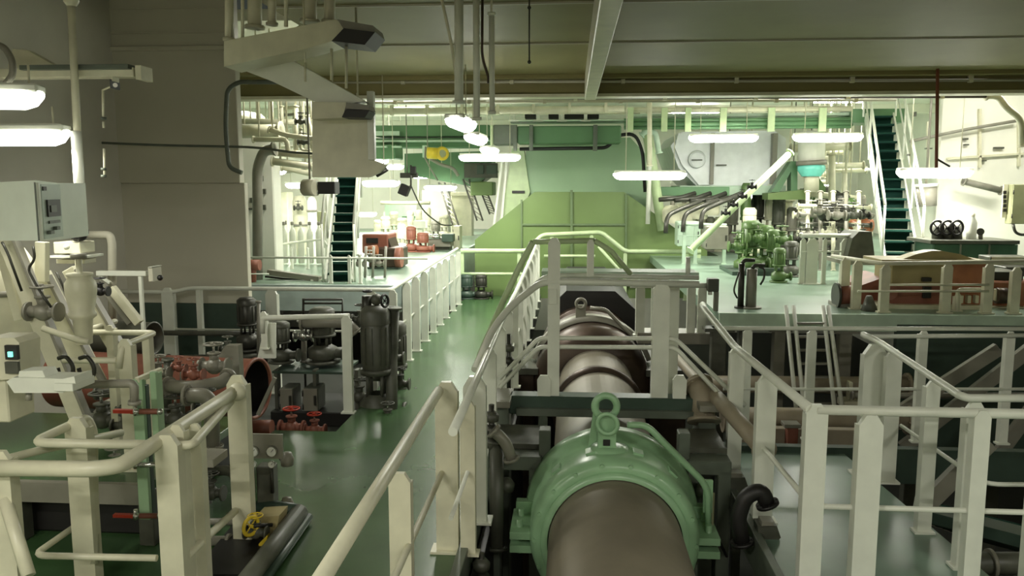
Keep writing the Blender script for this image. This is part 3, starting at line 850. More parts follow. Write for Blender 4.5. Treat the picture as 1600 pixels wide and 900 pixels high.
for (lb, px, py, Y) in (('brightest and highest of three lamps strung beside the drop pipes', 721, 197, 9.0), ('middle of three lamps strung beside the drop pipes', 744, 220, 11.5), ('lowest of three lamps strung beside the drop pipes', 765, 238, 14.0)):
    c_ = at(px, py, Y)
    lamp('white ' + lb, c_, .85, PI / 2 - .05, P_MID, w_=.24, hang=(3.51 if Y < 10 else 4.26) - c_.z)
# fill fixtures added behind the ceiling edge beam to brighten the far zone
for (x_, y_) in ((-3.2, 11.6), (3.8, 11.6), (6.6, 11.3), (-6.5, 15.5), (-4.0, 20.5), (3.2, 21.5), (6.0, 19.0), (8.0, 16.5), (-7.5, 24.0)):
    lamp('added white fill fixture mounted close under the far ceiling', (x_, y_, 4.18), 1.25, 0, P_FILL_HIGH, hang=.05)
# near fixtures on the left wall
lamp('large bright lamp at the left edge beneath the curved conduit', at(8, 158, 4.6), .42, .25, 14, w_=.16, near=True, hang=.12)
lamp('long bright lamp at left, ending against the white pole', at(40, 217, 5.4), .62, .04, 22, w_=.13, near=True, hang=.12)
ARM = {}
for nm, px, py, Y, lb in (('a', -10, 140, 4.62, 'cream wall arm carrying the large lamp at left edge'), ('b', 20, 200, 5.42, 'cream wall arm carrying the long bright lamp at left')):
    p_ = at(px, py, Y)
    t = thing('lamp_bracket', lb, 'bracket', (-5.5, Y, p_.z))
    MB().box((-5.5, Y - .03, p_.z - .02), (p_.x + (.35 if nm == 'b' else .22), Y + .03, p_.z + .03)).to('arm_bar', CREAM, t)
    MB().box((-5.5, Y - .08, p_.z - .08), (-5.47, Y + .08, p_.z + .09)).to('wall_plate', CREAM, t)
# unseen fill fixtures added overhead and behind the viewpoint to light the foreground
for (x_, y_) in ((-2.6, .3), (1.2, -.8), (4.2, .6), (-4.4, -1.4)):
    lamp('unseen added fill fixture under the near ceiling behind the viewpoint', (x_, y_, 3.2), 1.25, 0, P_FILL_NEAR, near=True, hang=.3)

# ================================================================ helpers for pixel-measured pieces standing at their own depth
def pbox(x0, y0, x1, y1, Y, dep=0.2):
    a = at(x0, y1, Y); b = at(x1, y0, Y)
    return MB().box((a.x, Y, a.z), (b.x, Y + dep, b.z))
def ppoly(pp_, Y, dep):
    return MB().prism([at(a, b, Y) for a, b in pp_], (0, dep, 0))
def PT(*p):
    """(px, py, Y) triples to points"""
    return [at(*q_) for q_ in p]
def ppipe(label, pts, r, m, **k):
    return pipe(label, PT(*pts), r, m, **k)

def hangers(root, pts, zc, m=CREAM, r=.012):
    for p_ in (pts[0].lerp(pts[1], .2), pts[-1].lerp(pts[-2], .2)):
        MB().cyl(p_, (p_.x, p_.y, zc), r, 6).to('hanger', m, root)
    return root
def hang_from(root, px, py, Y, zc, m=GREYP, r=.012):
    p_ = at(px, py, Y)
    MB().cyl(p_, (p_.x, p_.y, zc), r, 6).to('hanger', m, root)
# ---------------------------------------------------------------- upper left: ducts, hanging plate, pole
ud = thing('vent_duct', 'upper cream branch duct ending in a dark slanted mouth', 'duct', at(440, 85, 5.6))
ppoly([(350, 64), (525, 30), (538, 42), (520, 64), (470, 78), (350, 104)], 5.6, .30).to('duct_body', CREAM, ud)
ppoly([(527, 30), (583, 40), (586, 50), (536, 44)], 5.57, .28).to('mouth_collar', GREYP, ud)
ppoly([(537, 44), (586, 50), (570, 70), (518, 64)], 5.53, .3).to('mouth', BLACK, ud)
ld_ = thing('vent_duct', 'lower cream branch duct sloping right above the hanging plate', 'duct', at(470, 150, 6.0))
ppoly([(352, 99), (452, 92), (556, 150), (570, 158), (535, 163), (490, 158), (425, 127)], 6.02, .15).to('duct_body', WHITE, ld_)
ppoly([(487, 159), (542, 160), (535, 184), (487, 186)], 5.98, .18).to('duct_end', CREAM, ld_)
ppoly([(541, 160), (575, 164), (577, 172), (540, 170)], 5.97, .2).to('mouth_collar', GREYP, ld_)
ppoly([(540, 171), (577, 173), (570, 184), (534, 183)], 5.95, .2).to('mouth', BLACK, ld_)
hp_ = thing('hanging_plate', 'flat cream screening plate hanging below the lower branch duct', 'plate', at(535, 277, 6.25))
ppoly([(488, 184), (575, 184), (575, 247), (604, 258), (592, 270), (576, 277), (488, 277)], 6.25, .06).to('plate', TAN if False else CREAM, hp_)
pbox(575, 142, 583, 250, 6.2, .06).to('edge_stiffener', WHITE, hp_)
for i, (x_, y0, y1, r_, Y, lb) in enumerate(((358, -40, 64, .03, 5.65, 'thick cream drop pipe at left end of upper branch duct'), (379, -40, 60, .012, 5.65, 'thin cream hanger above the upper branch duct left part'),
      (398, -40, 45, .05, 5.8, 'wide cream drop pipe above the upper branch duct'), (425, -40, 40, .03, 5.8, 'cream drop pipe right of the widest one above the duct'),
      (447, -40, 42, .014, 5.65, 'thin cream rod above the upper branch duct middle'), (484, -40, 36, .05, 5.85, 'cream pipe dropping behind the duct near its mouth'),
      (515, -40, 36, .04, 5.85, 'cream pipe dropping behind the dark duct mouth'), (477, 98, 128, .008, 5.7, 'thin rod between the two branch ducts, left one'), (518, 76, 125, .010, 5.7, 'thin rod between the two branch ducts, middle one'), (541, 72, 138, .010, 5.7, 'thin rod between the two branch ducts, right one'), (558, 145, 160, .008, 6.05, 'short thin rod at the lower duct mouth'))):
    ppipe(lb, [(x_, y0, Y), (x_, y1, Y)], r_, CREAM, flanges=r_ > .025)
wp = thing('pole', 'white vertical pole at left crossing the bright lamp', 'pole', at(128, 345, 5.5))
MB().tube(PT((110, -15, 5.5), (118, 150, 5.5), (128, 345, 5.5)), .026, 12).to('pole_tube', CREAM, wp)
MB().tube(PT((119, 205, 5.48), (127, 340, 5.48)), .036, 12).to('sleeve', WHITE, wp)
MB().lathe([(.03, 0), (.05, .03), (.05, .06), (.03, .1)], at(112, 10, 5.5), n=14).to('collar', CREAM, wp)
cbm = thing('boom', 'cream horizontal arm with end cap crossing the white pole', 'bracket', at(130, 122, 5.6))
MB().box(at(-30, 122, 5.6), at(222, 109, 5.72)).to('arm', CREAM, cbm)
MB().box(at(221, 124, 5.58), at(229, 107, 5.74)).to('end_cap', CREAM, cbm)
MB().box(at(30, 109, 5.55), at(222, 106, 5.74)).to('top_flange', GFRAME, cbm)
cd = thing('security_camera', 'small dark camera hanging from the cream horizontal arm', 'camera', at(179, 138, 5.6))
MB().box(at(173, 127, 5.6), at(186, 122, 5.68)).to('mount', CREAM, cd)
MB().box(at(173, 138, 5.58), at(186, 127, 5.7)).to('camera_body', BLACK, cd)
MB().cyl(at(180, 133, 5.56), at(180, 133, 5.59), .016, 12).to('lens', CHROM, cd)
ch = thing('hanging_conduit', 'thin broken cream conduit dropping below the small dark camera', 'conduit', at(163, 277, 5.7))
for y0, y1 in ((140, 183), (190, 200), (232, 277)):
    MB().tube(PT((158 + y0 * .02, y0, 5.7), (158 + y1 * .02, y1, 5.7)), .009, 8).to('conduit_piece', CREAM, ch)
MB().tube(PT((160, 141, 5.7), (174, 135, 5.65)), .007, 6).to('conduit_piece', CREAM, ch)
for y_ in (183, 262, 273):
    MB().cyl(at(162, y_, 5.7), at(162, y_ + 4, 5.7), .02, 10).to('fitting', GFRAME, ch)
ppipe('curved grey conduit loop above the large left lamp', [(-15, 68, 4.7), (6, 72, 4.7), (20, 95, 4.7), (20, 118, 4.7), (8, 132, 4.7)], .02, GREYP, name='conduit', cat='conduit', rad=.15, flanges=False)
ppipe('thin brown cable running across the casing trunk', [(130, 222, 9.1), (250, 227, 9.1), (400, 230, 9.1), (470, 240, 9.1), (540, 240, 9.1)], .014, GFRAME, name='cable', cat='cable', flanges=False)
ppipe('dark conduit bending down the right edge of casing trunk', [(470, 128, 9.1), (372, 128, 9.1), (355, 140, 9.1), (352, 200, 9.1), (358, 262, 9.1), (378, 270, 9.1)], .026, GFRAME, name='conduit', cat='conduit', flanges=False)
tag(ppoly([(20, 76), (42, 78), (92, 106), (12, 106)], 5.8, .08).to('gusset_plate', CREAM), 'cream gusset plate above the horizontal arm at far left', 'plate')

# ---------------------------------------------------------------- control box
bx = thing('control_box', 'pale green control box with display at the left edge', 'cabinet', at(45, 376, 4.3))
A_, B_, C_ = at(-12, 376, 4.35), at(63, 376, 4.2), at(96, 374, 4.5)
zt = at(63, 285, 4.2).z
D_ = Vector((A_.x, 4.75, A_.z)); 
MB().prism([A_, B_, C_, Vector((C_.x - .05, 4.85, A_.z)), D_], (0, 0, zt - A_.z)).to('box_body', CAB, bx)
def onface(u0, u1, v0, v1, off=.006, mm=None, nm='panel', par=None, th=.012):
    """rectangle on the B-C face; u along the face 0..1, v up 0..1"""
    d = (C_ - B_); d.z = 0; n_ = Vector((d.y, -d.x, 0)).normalized()
    H = zt - B_.z
    P = lambda u, v: B_ + d * u + Vector((0, 0, H * v)) + n_ * off
    return MB().prism([P(u0, v0), P(u1, v0), P(u1, v1), P(u0, v1)], n_ * th).to(nm, mm, par or bx)
dp = onface(.08, .98, .02, .97, .002, CABS, 'instrument_panel')
onface(.25, .85, .40, .70, .016, BLACK, 'display', dp, .008)
onface(.35, .62, .48, .60, .026, MACH, 'display_reading', dp, .003)
onface(.12, .28, .86, .93, .016, BLACK, 'badge', dp, .004)
onface(.30, .82, .28, .33, .016, GFRAME, 'slot', dp, .006)
for u_, v_ in ((.5, .16), (.2, .10)):
    onface(u_, u_ + .16, v_, v_ + .06, .016, GFRAME, 'knob', dp, .02)
onface(-.02, .05, 0, 1, .002, WHITE, 'edge_strip')
onface(-.10, -.05, .0, 1, .0, GFRAME, 'door_gap', None, .004)
# small operating terminal low on the left edge
tm = thing('control_terminal', 'small white terminal with glowing teal screen at left edge', 'terminal', at(18, 640, 3.7))
pbox(-20, 545, 6, 660, 3.75, .2).to('post', CREAM, tm)
ppoly([(-20, 528), (22, 528), (30, 536), (30, 592), (-20, 595)], 3.72, .16).to('body', CREAM, tm)
sc_ = pbox(8, 540, 26, 562, 3.70, .02).to('screen_frame', BLACK, tm)
pbox(12, 550, 18, 558, 3.69, .01).to('screen', SCREEN, sc_)
pbox(8, 566, 27, 584, 3.70, .02).to('keypad', MACH, tm)

# ---------------------------------------------------------------- white sloping machinery at left
fr = thing('machine_stand', 'cream sloping machine frame under the pale control box', 'frame', at(110, 640, 5.0))
for i, (x0, y0, x1, y1, w__, Y) in enumerate(((-8, 325, 130, 665, .12, 4.9), (62, 430, 150, 600, .15, 5.15), (108, 420, 190, 560, .09, 5.4))):
    MB().bar(at(x0, y0, Y), at(x1, y1, Y), w__, .05, up=(0, 1, 0)).to('sloping_beam', CREAM, fr)
    MB().bar(at(x0 + 13, y0, Y - .03), at(x1 + 13, y1, Y - .03), .02, .06, up=(0, 1, 0)).to('beam_edge', GREYP, fr)
MB().bar(at(66, 378, 5.0), at(66, 440, 5.0), .07, .05, up=(0, 1, 0)).to('upright', CREAM, fr)
MB().bar(at(0, 380, 5.0), at(32, 500, 5.0), .06, .05, up=(0, 1, 0)).to('upright', CREAM, fr)
br = thing('sloping_brace', 'thick cream diagonal brace ending at the railing left of trunk', 'brace', at(200, 500, 6.2))
MB().bar(at(174, 450, 6.2), at(218, 505, 6.2), .065, .06, up=(0, 1, 0)).to('brace_beam', CREAM, br)
MB().bar(at(160, 445, 6.25), at(205, 505, 6.25), .05, .06, up=(0, 1, 0)).to('brace_beam', GREYP, br)
tb = thing('settling_tank', 'rounded cream tank at the left edge behind the sloping frame', 'tank', at(5, 560, 5.3))
MB().lathe([(0, -.62), (.12, -.6), (.22, -.42), (.25, 0), (.25, .30), (.18, .42), (0, .46)], at(0, 480, 5.4), n=24).to('tank_body', CREAM, tb)
MB().lathe([(.255, .1), (.27, .1), (.27, .14), (.255, .14)], at(0, 480, 5.4), n=24).to('band', GREYP, tb)
MB().box(at(-20, 585, 5.35), at(20, 556, 5.6)).to('foot', CREAM, tb)
ft = thing('filter_housing', 'cream filter housing with flanged lid below the black actuator', 'filter', at(128, 540, 4.95))
fc = at(127, 466, 4.95)
MB().lathe([(.05, -.30), (.06, -.14), (.085, -.12), (.085, -.10), (.075, -.08), (.095, .04), (.095, .10), (.07, .14), (.08, .15), (.08, .165), (.02, .17), (.02, .26)], fc, n=24).to('housing', CREAM, ft)
MB().lathe([(.0, .26), (.05, .26), (.05, .29), (0, .29)], fc, n=16).to('lid_nut', GREYP, ft)
hd = thing('valve_header', 'cream header box and flange carrying the black actuator', 'header', at(120, 412, 5.65))
MB().box(at(78, 403, 5.62), at(162, 396, 5.85)).to('flange', WHITE, hd)
MB().box(at(84, 396, 5.66), at(148, 376, 5.85)).to('header_body', CREAM, hd)
MB().box(at(88, 412, 5.70), at(150, 403, 5.85)).to('lower_flange', CREAM, hd)
MB().cyl(at(122, 404, 5.6), at(122, 428, 5.6), .02, 10).to('stem', CREAM, hd)
MB().ball(at(104, 386, 5.6), .022).to('cap', WHITE, hd)
ac = thing('valve_actuator', 'black valve actuator on top of the cream header', 'actuator', at(122, 382, 5.7))
MB().lathe([(.03, -.07), (.055, -.05), (.06, .02), (.045, .05), (.02, .06)], at(122, 362, 5.7), n=16).to('body', BLACK, ac)
MB().cyl(at(115, 362, 5.66), at(115, 336, 5.66), .018, 10, r2=.008).to('stem', BLACK, ac)
MB().cyl(at(122, 362, 5.64), at(133, 360, 5.64), .045, 14).to('side_cap', BLACK, ac)
for i, (x_, y_, s_, lb) in enumerate(((15, 340, .055, 'dark green grey valve under the pale control box'), (68, 487, .06, 'grey valve on the cream sloping beams'), (157, 455, .035, 'small black valve beside the cream filter'), (134, 482, .035, 'small black valve under the cream filter housing'))):
    valve(lb, at(x_, y_, 4.85 if i < 2 else 5.5), s_, (MACH, GREYP, BLACK, BLACK)[i], axis=(1, 0, 0))
ar = thing('flood_lamp_bracket', 'white arm with small grey flood lamp in front of the trunk', 'bracket', at(200, 445, 6.6))
MB().box(at(150, 431, 6.6), at(232, 423, 6.65)).to('arm', WHITE, ar)
MB().bar(at(219, 424, 6.62), (at(219, 424, 6.62).x, 6.62, 0), .03, .03, up=(0, 1, 0)).to('strut', WHITE, ar)
MB().bar(at(152, 428, 6.62), at(172, 442, 6.62), .025, .02, up=(0, 1, 0)).to('knee', WHITE, ar)
fl = thing('flood_lamp', 'small grey flood lamp box at the end of white arm', 'lamp', at(243, 440, 6.6))
MB().box(at(232, 440, 6.55), at(252, 416, 6.7)).to('housing', TRUNK, fl)
MB().box(at(231, 417, 6.54), at(253, 415, 6.71)).to('hood', WHITE, fl)
MB().ball(at(250, 434, 6.55), .025).to('lens', BLACK, fl)
ppipe('cream bent pipe in front of the trunk, left side', [(140, 367, 6.7), (172, 367, 6.7), (175, 380, 6.7), (176, 500, 6.7)], .035, TRUNK, rad=.12, flanges=False)
for i, pts in enumerate(([(3, 378, 4.8), (12, 395, 4.8), (34, 455, 4.8)], [(52, 385, 4.8), (55, 405, 4.8), (43, 420, 4.8), (62, 455, 4.8), (80, 480, 4.8)], [(88, 425, 5.2), (100, 450, 5.2), (112, 490, 5.2)])):
    ppipe(('short dark cable hanging at far left by the sloping frame', 'dark cable looping below the pale control box', 'dark cable running down behind the cream filter')[i], pts, .008, DMET, name='cable', cat='cable', flanges=False)
wl = thing('work_lamp', 'white plastic work lamp on an arm above the lower left deck', 'lamp', at(65, 615, 3.6))
ppoly([(10, 596), (20, 590), (98, 592), (116, 588), (118, 600), (98, 614), (22, 614)], 3.6, .14).to('lamp_body', WHITE, wl)
ppoly([(28, 592), (30, 580), (66, 579), (72, 592)], 3.62, .10).to('cover', WHITE, wl)
MB().cyl(at(45, 614, 3.65), at(45, 625, 3.65), .015, 10).to('knob', GREYP, wl)
MB().box(at(114, 612, 3.58), at(119, 586, 3.76)).to('end_plate', WHITE, wl)
ppipe('grey pipe running right from the white work lamp and bending down', [(119, 601, 3.9), (205, 599, 3.9), (210, 604, 3.9), (210, 632, 3.9)], .022, GREYP, rad=.06)
for i, (x_, lb) in enumerate(((103, 'left one of two dark hose loops behind the work lamp'), (136, 'right one of two dark hose loops behind the work lamp'))):
    ppipe(lb, [(x_ - 12, 560, 4.3), (x_, 556, 4.3), (x_ + 12, 572, 4.3), (x_ + 10, 590, 4.3), (x_ - 8, 592, 4.3), (x_ - 13, 575, 4.3)], .012, DMET, name='hose', cat='hose', rad=.05, flanges=False)

# ---------------------------------------------------------------- lower left platform and its frames
pf = thing('platform', 'low platform with green top behind the nearest left railing', 'platform', (-3.9, 5.4, 0))
MB().box((-5.45, 4.5, .36), (-2.55, 5.95, .42)).to('deck_plate', DECK, pf)
MB().box((-5.45, 4.46, .30), (-2.52, 4.5, .43)).to('edge_plate', GREYP, pf)
for x_ in (-4.4, -3.5, -2.65):
    MB().box((x_, 4.55, 0), (x_ + .1, 4.65, .36)).to('leg', MACH, pf)
tag(MB().box((-5.45, 4.7, 0.0), (-2.7, 6.2, .30)).to('dark_underfill', BLACK), 'black block filling the dark space under the low green platform', 'tank')  # solid black stands in for the shade below the platform
rl = railing('handrail', 'thick cream handrail bending across the lower left corner', [PT((-20, 731, 3.4), (148, 733, 3.38), (188, 728, 3.45), (366, 612, 4.55))],
   [(at(262, 700, 3.75).x, 3.75, 0, .98, .12), (at(371, 610, 4.6).x, 4.6, 0, 1.08, .12), (at(4, 740, 3.45).x, 3.45, 0, .98, .09)],
   [PT((-20, 725, 3.5), (60, 704, 3.8), (190, 676, 4.3))], r=.038, rm=.022, m=CREAM, cat='handrail', rad=.35)
MB().ball(at(371, 612, 4.56), .055).to('end_knob', CREAM, rl)
MB().tube(PT((8, 780, 3.45), (45, 900, 3.3)), .03, 10).to('brace', CREAM, rl)
rl2 = railing('loop_railing', 'cream looped railing behind the thick corner handrail', [PT((245, 695, 3.75), (50, 692, 3.72), (136, 652, 4.15), (146, 672, 4.15), (148, 880, 4.0))],
   [(at(120, 665, 4.0).x, 4.0, 0, .98, .12)], [PT((245, 872, 3.75), (52, 868, 3.72), (112, 826, 4.1))], r=.024, rm=.018, m=CREAM, rad=.08)
rl3 = railing('stub_railing', 'short cream railing branching behind the thick handrail end post', [PT((268, 696, 3.8), (300, 696, 3.8), (360, 628, 4.5))],
   [(at(278, 700, 3.85).x, 3.85, 0, 1.0, .08), (at(306, 700, 4.0).x, 4.0, 0, .96, .07)], [PT((292, 868, 3.8), (368, 798, 4.55))], r=.024, rm=.022, m=CREAM, rad=.15)
rl4 = railing('loop_railing', 'white looped railing in front of the brown drums', [PT((110, 519, 5.2), (243, 520, 5.2), (190, 541, 4.7), (186, 575, 4.7)), PT((67, 513, 4.8), (118, 530, 4.8), (140, 534, 4.8)), PT((100, 563, 4.8), (184, 563, 4.7)), PT((140, 515, 5.2), (180, 502, 5.6))],
   [(at(196, 545, 4.72).x, 4.72, .42, 1.27, .085), (at(228, 525, 5.15).x, 5.15, .42, 1.23, .05), (at(172, 520, 5.2).x, 5.2, .42, 1.27, .05)], [], r=.020, m=CREAM, rad=.06)

# green valve rods with red handles
rods = thing('valve_rod_stand', 'pair of light green upright channels carrying lever valves', 'stand', at(235, 815, 4.3))
for x0, x1, y0, yb in ((218, 226, 592, 812), (240, 247, 580, 700)):
    MB().box(at(x0, yb, 4.3), at(x1, y0, 4.33)).to('channel', RODG, rods)
    MB().box(at(x1, yb, 4.33), at(x1 + 2, y0, 4.42)).to('channel_web', RODG, rods)
MB().box(at(226, 812, 4.36), at(233, 600, 4.40)).to('dark_bar', GDARK, rods)
MB().bar(at(214, 594, 4.3), at(252, 578, 4.45), .03, .03).to('top_cap', CREAM, rods)
for (y_, mm, lb) in ((643, REDH, 'upper red lever valve on the green channels'), (726, CHROM, 'middle chrome lever valve on the green channels'), (806, REDH, 'lower red lever valve on the green channels')):
    t = thing('lever_valve', lb, 'valve', at(215, y_ + 8, 4.26))
    MB().box(at(176 if mm is REDH else 200, y_ + 3, 4.26), at(214, y_ - 4, 4.29)).to('lever', mm, t)
    MB().ball(at(213, y_, 4.27), .02).to('hub', CHROM, t)
    MB().cyl(at(205, y_, 4.28), at(252, y_, 4.28), .016, 10).to('valve_body', CHROM if mm is CHROM else BROWN, t)
    MB().cyl(at(212, y_ - 10, 4.28), at(212, y_ + 6, 4.28), .012, 8).to('bonnet', CHROM, t)
    MB().ball(at(250, y_, 4.27), .018).to('end_nut', CHROM, t)

# brown drums
bd = thing('drum', 'large oxide brown drum with open dark end behind the left railings', 'drum', at(290, 655, 6.6))
e1 = at(402, 607, 6.45); dv = Vector((1, -.12, 0)).normalized(); e0 = e1 - dv * 1.9
MB().lathe([(.25, 0), (.25, 1.87), (.262, 1.87), (.262, 1.9), (.235, 1.9), (.235, 1.5)], e0, dv, 40).to('drum_shell', BROWN, bd)
MB().lathe([(0, 1.55), (.2, 1.55), (.232, 1.6), (.234, 1.88)], e0, dv, 40).to('dark_inside_fill', BLACK, bd)  # black fill painted in for the dark inside of the open drum
for k in (.5, 1.4):
    MB().obox(e0 + dv * k + Vector((0, 0, -.35)), (.12, .4, .2)).to('saddle', BROWN, bd)
MB().bar(at(403, 648, 6.2), at(430, 590, 6.2), .03, .02, up=(0, 1, 0)).to('stay', GREYP, bd)
bd2 = thing('drum', 'smaller dark drum with open end above the large brown one', 'drum', at(200, 555, 7.4))
e1 = at(240, 529, 7.0); e0 = e1 - dv * 1.0
MB().lathe([(.15, 0), (.15, .98), (.158, 1.0), (.14, 1.0), (.14, .8)], e0, dv, 32).to('drum_shell', MACH, bd2)
MB().lathe([(0, .82), (.14, .82)], e0, dv, 32).to('inner_disc', BLACK, bd2)
for k in (.2, .75):
    MB().obox(e0 + dv * k + Vector((0, 0, -.55)), (.08, .2, .8)).to('saddle', MACH, bd2)
# pipework between the drums and the near railing
for i, (pts, r_, mm, lb) in enumerate((
  ([(262, 603, 5.2), (300, 606, 5.1), (345, 598, 5.3), (358, 588, 5.4)], .045, GREYP, 'grey elbow pipe below the large brown drum, upper one'),
  ([(290, 618, 5.0), (320, 618, 5.0), (330, 630, 5.0), (332, 700, 5.0)], .05, GREYP, 'thick grey pipe bending down behind the handrail'),
  ([(262, 560, 5.6), (262, 640, 5.6)], .03, MACH, 'dark vertical pipe left of the grey elbows'),
  ([(285, 570, 5.6), (285, 690, 5.6)], .018, MACH, 'thin vertical pipe beside the dark one, below drum'),
  ([(306, 620, 5.4), (306, 745, 5.4)], .035, GREYP, 'grey vertical pipe behind the stub railing'),
  ([(150, 700, 5.2), (250, 690, 5.2), (300, 740, 5.2)], .03, MACH, 'dark pipe crossing behind the green channels'),
  ([(320, 735, 5.2), (370, 735, 5.0), (370, 880, 5.0)], .035, MACH, 'dark pipe bending down behind the end post'),
  ([(300, 845, 4.6), (360, 845, 4.6)], .03, GREYP, 'short grey pipe low behind the stub railing'),
  ([(300, 815, 4.8), (375, 815, 4.8)], .022, GREYP, 'thin grey pipe low behind the stub railing'),
  ([(150, 615, 5.6), (195, 612, 5.6), (200, 690, 5.6)], .035, MACH, 'dark bent pipe under the white looped railing'))):
    ppipe(lb, pts, r_, mm, rad=.12)
for i, (x_, y_, Y, s_, mm, lb) in enumerate((
  (248, 583, 5.3, .045, GREYP, 'grey globe valve at top of the green channels'), (303, 585, 5.2, .04, BROWN, 'brown globe valve in front of large drum'),
  (335, 572, 5.5, .06, GREYP, 'largest grey valve on top of the large brown drum'), (356, 545, 5.8, .035, MACH, 'small dark valve above the grey valve on the drum'),
  (280, 575, 5.4, .03, BROWN, 'small brown valve left of the grey drum valve'), (325, 640, 5.1, .05, MACH, 'dark valve under the thick grey pipe'),
  (160, 655, 5.3, .07, MACH, 'dark valve on the low green platform'), (196, 665, 5.2, .05, MACH, 'dark valve left of the green channels'),
  (275, 655, 5.2, .06, MACH, 'dark valve right of the green channels'), (180, 730, 5.0, .05, GREYP, 'grey valve low on the green platform'),
  (330, 770, 5.0, .05, MACH, 'dark valve low between stub railing and end post'))):
    valve(lb, at(x_, y_, Y), s_, mm)
cabinet('dark junction cabinet standing behind the stub railing', at(296, 900, 5.0), at(330, 742, 5.25), MACH)
tag(pbox(285, 718, 333, 730, 4.4, .2).to('shelf_bracket', GREYP), 'grey channel shelf behind the stub railing', 'bracket')
tag(ppoly([(340, 558), (352, 540), (372, 540), (375, 600), (362, 600), (362, 560)], 5.7, .08).to('support_bracket', GREYP), 'grey angled bracket beside the large brown drum', 'bracket')
mb_ = thing('mixing_unit', 'grey cylindrical mixing unit with dark fittings below the brown drum', 'machine', at(170, 690, 5.6))
MB().lathe([(.1, 0), (.13, .03), (.13, .28), (.08, .33), (0, .34)], at(175, 700, 5.7), n=20).to('unit_body', MACH, mb_)
MB().box(at(150, 632, 5.6), at(184, 626, 5.8)).to('lid', GREYP, mb_)
MB().box(at(140, 708, 5.6), at(205, 698, 5.9)).to('base', MACH, mb_)

# gauge board
gb = thing('gauge_board', 'grey plate with four round gauges beside the railing end post', 'gauge board', at(412, 760, 4.9))
pbox(384, 679, 441, 716, 4.9, .015).to('plate', GREYP, gb)
for x_ in (395, 424):
    gauge('', at(x_, 706, 4.88), .036, parent=gb)
    gauge('', at(x_, 726, 4.9), .024, parent=gb)
    MB().cyl(at(x_, 730, 4.92), at(x_ + 2, 770, 4.92), .012, 8).to('gauge_tube', DMET, gb)
pbox(402, 730, 425, 790, 4.95, .1).to('stand', MACH, gb)
for i, (y0, y1) in enumerate(((704, 728), (775, 798))):
    t = thing('filter_bowl', ('upper', 'lower')[i] + ' frosted round filter bowl right of the gauge board', 'filter', at(450, y1, 5.0))
    MB().lathe([(0, 0), (.04, .005), (.045, .05), (.03, .09), (0, .095)], at(449, y1, 5.0), n=18).to('bowl', GREYP, t)
    MB().cyl(at(437, (y0 + y1) / 2, 5.0), at(447, (y0 + y1) / 2, 5.0), .015, 8).to('connector', DMET, t)
yv = valve('yellow handwheel valve near the lower left skid', at(400, 832, 4.55), .04, MACH, wm=YELL)
yw = thing('handwheel', 'yellow upright handwheel beside the railing end post', 'handwheel', at(392, 842, 4.5))
handwheel_mb(at(392, 822, 4.5), .055, (1, -.5, 0), .012).to('wheel', YELL, yw)
MB().cyl(at(392, 822, 4.5), at(425, 820, 4.6), .012, 8).to('spindle', BLACK, yw)
tag(ppoly([(398, 808), (436, 806), (432, 830), (412, 858), (398, 850)], 4.62, .16).to('valve_block', TAN), 'olive tan valve block behind the yellow handwheel', 'block')
tag(ppoly([(404, 850), (418, 836), (414, 866), (406, 872)], 4.5, .03).to('lever_plate', YELL), 'small yellow lever plate under the olive valve block', 'lever')
sk = thing('skid', 'dark skid frame with rounded grey curb in lower left', 'skid', gz(430, 860, 0))
MB().tube([gz(468, 800, .1), gz(380, 915, .1)], .055, 12).to('curb_tube', MACH, sk)
MB().tube([gz(482, 808, .04), gz(400, 925, .04)], .03, 10).to('curb_tube', GDARK, sk)
MB().tube([gz(468, 800, .1), gz(405, 790, .1)], .05, 12).to('curb_tube', GDARK, sk)
MB().prism([gz(466, 805, .02), gz(385, 905, .02), gz(300, 905, .02), gz(385, 800, .02)], (0, 0, .03)).to('drip_tray', BLACK, sk)

# ---------------------------------------------------------------- dark pump group in the left pit
sd = thing('pump_skid', 'dark green skid table of the pump group behind the guard frame', 'skid', (-2.8, 8, -.25))
MB().box(at(425, 580, 8.0), at(560, 566, 8.6)).to('table_top', GDARK, sd)
for x_ in (430, 490, 555):
    MB().box(at(x_, 640, 8.0), at(x_ + 8, 575, 8.1)).to('leg', MACH, sd)
MB().box((-3.1, 7.9, -.25), (-2.2, 8.7, -.1)).to('base', BLACK, sd)
for i, (px, y1, Y, h, r_, mm, lb) in enumerate((
  (590, 680, 7.9, 1.36, .17, MACH, 'tallest dark vertical pump beside the walkway edge'),
  (622, 640, 8.6, 1.0, .12, MACH, 'dark vertical pump right of the tallest one'),
  (505, 566, 8.3, .60, .15, MACH, 'dark pump on the skid table, right one'),
  (388, 548, 8.8, .62, .12, DMET, 'dark pump left of the skid table below the trunk'),
  (440, 566, 8.3, .45, .11, MACH, 'small dark pump on the skid table, left one'))):
    p_ = at(px, y1, Y)
    vpump(lb, p_, h, r_, mm)
for i, (px, py, Y, s_, lb) in enumerate(((565, 500, 8.2, .06, 'dark valve left of the tallest dark pump, upper'), (562, 620, 8.0, .07, 'dark valve left of the tallest dark pump, lower'), (614, 560, 8.2, .07, 'dark valve right of the tallest dark pump'), (625, 600, 8.2, .06, 'dark valve at the walkway edge by the pumps'),
      (475, 525, 8.2, .06, 'grey valve between the two skid table pumps'), (606, 655, 7.6, .06, 'lowest dark valve at the foot of the tallest pump'))):
    valve(lb, at(px, py, Y), s_, MACH if i != 4 else CHROM)
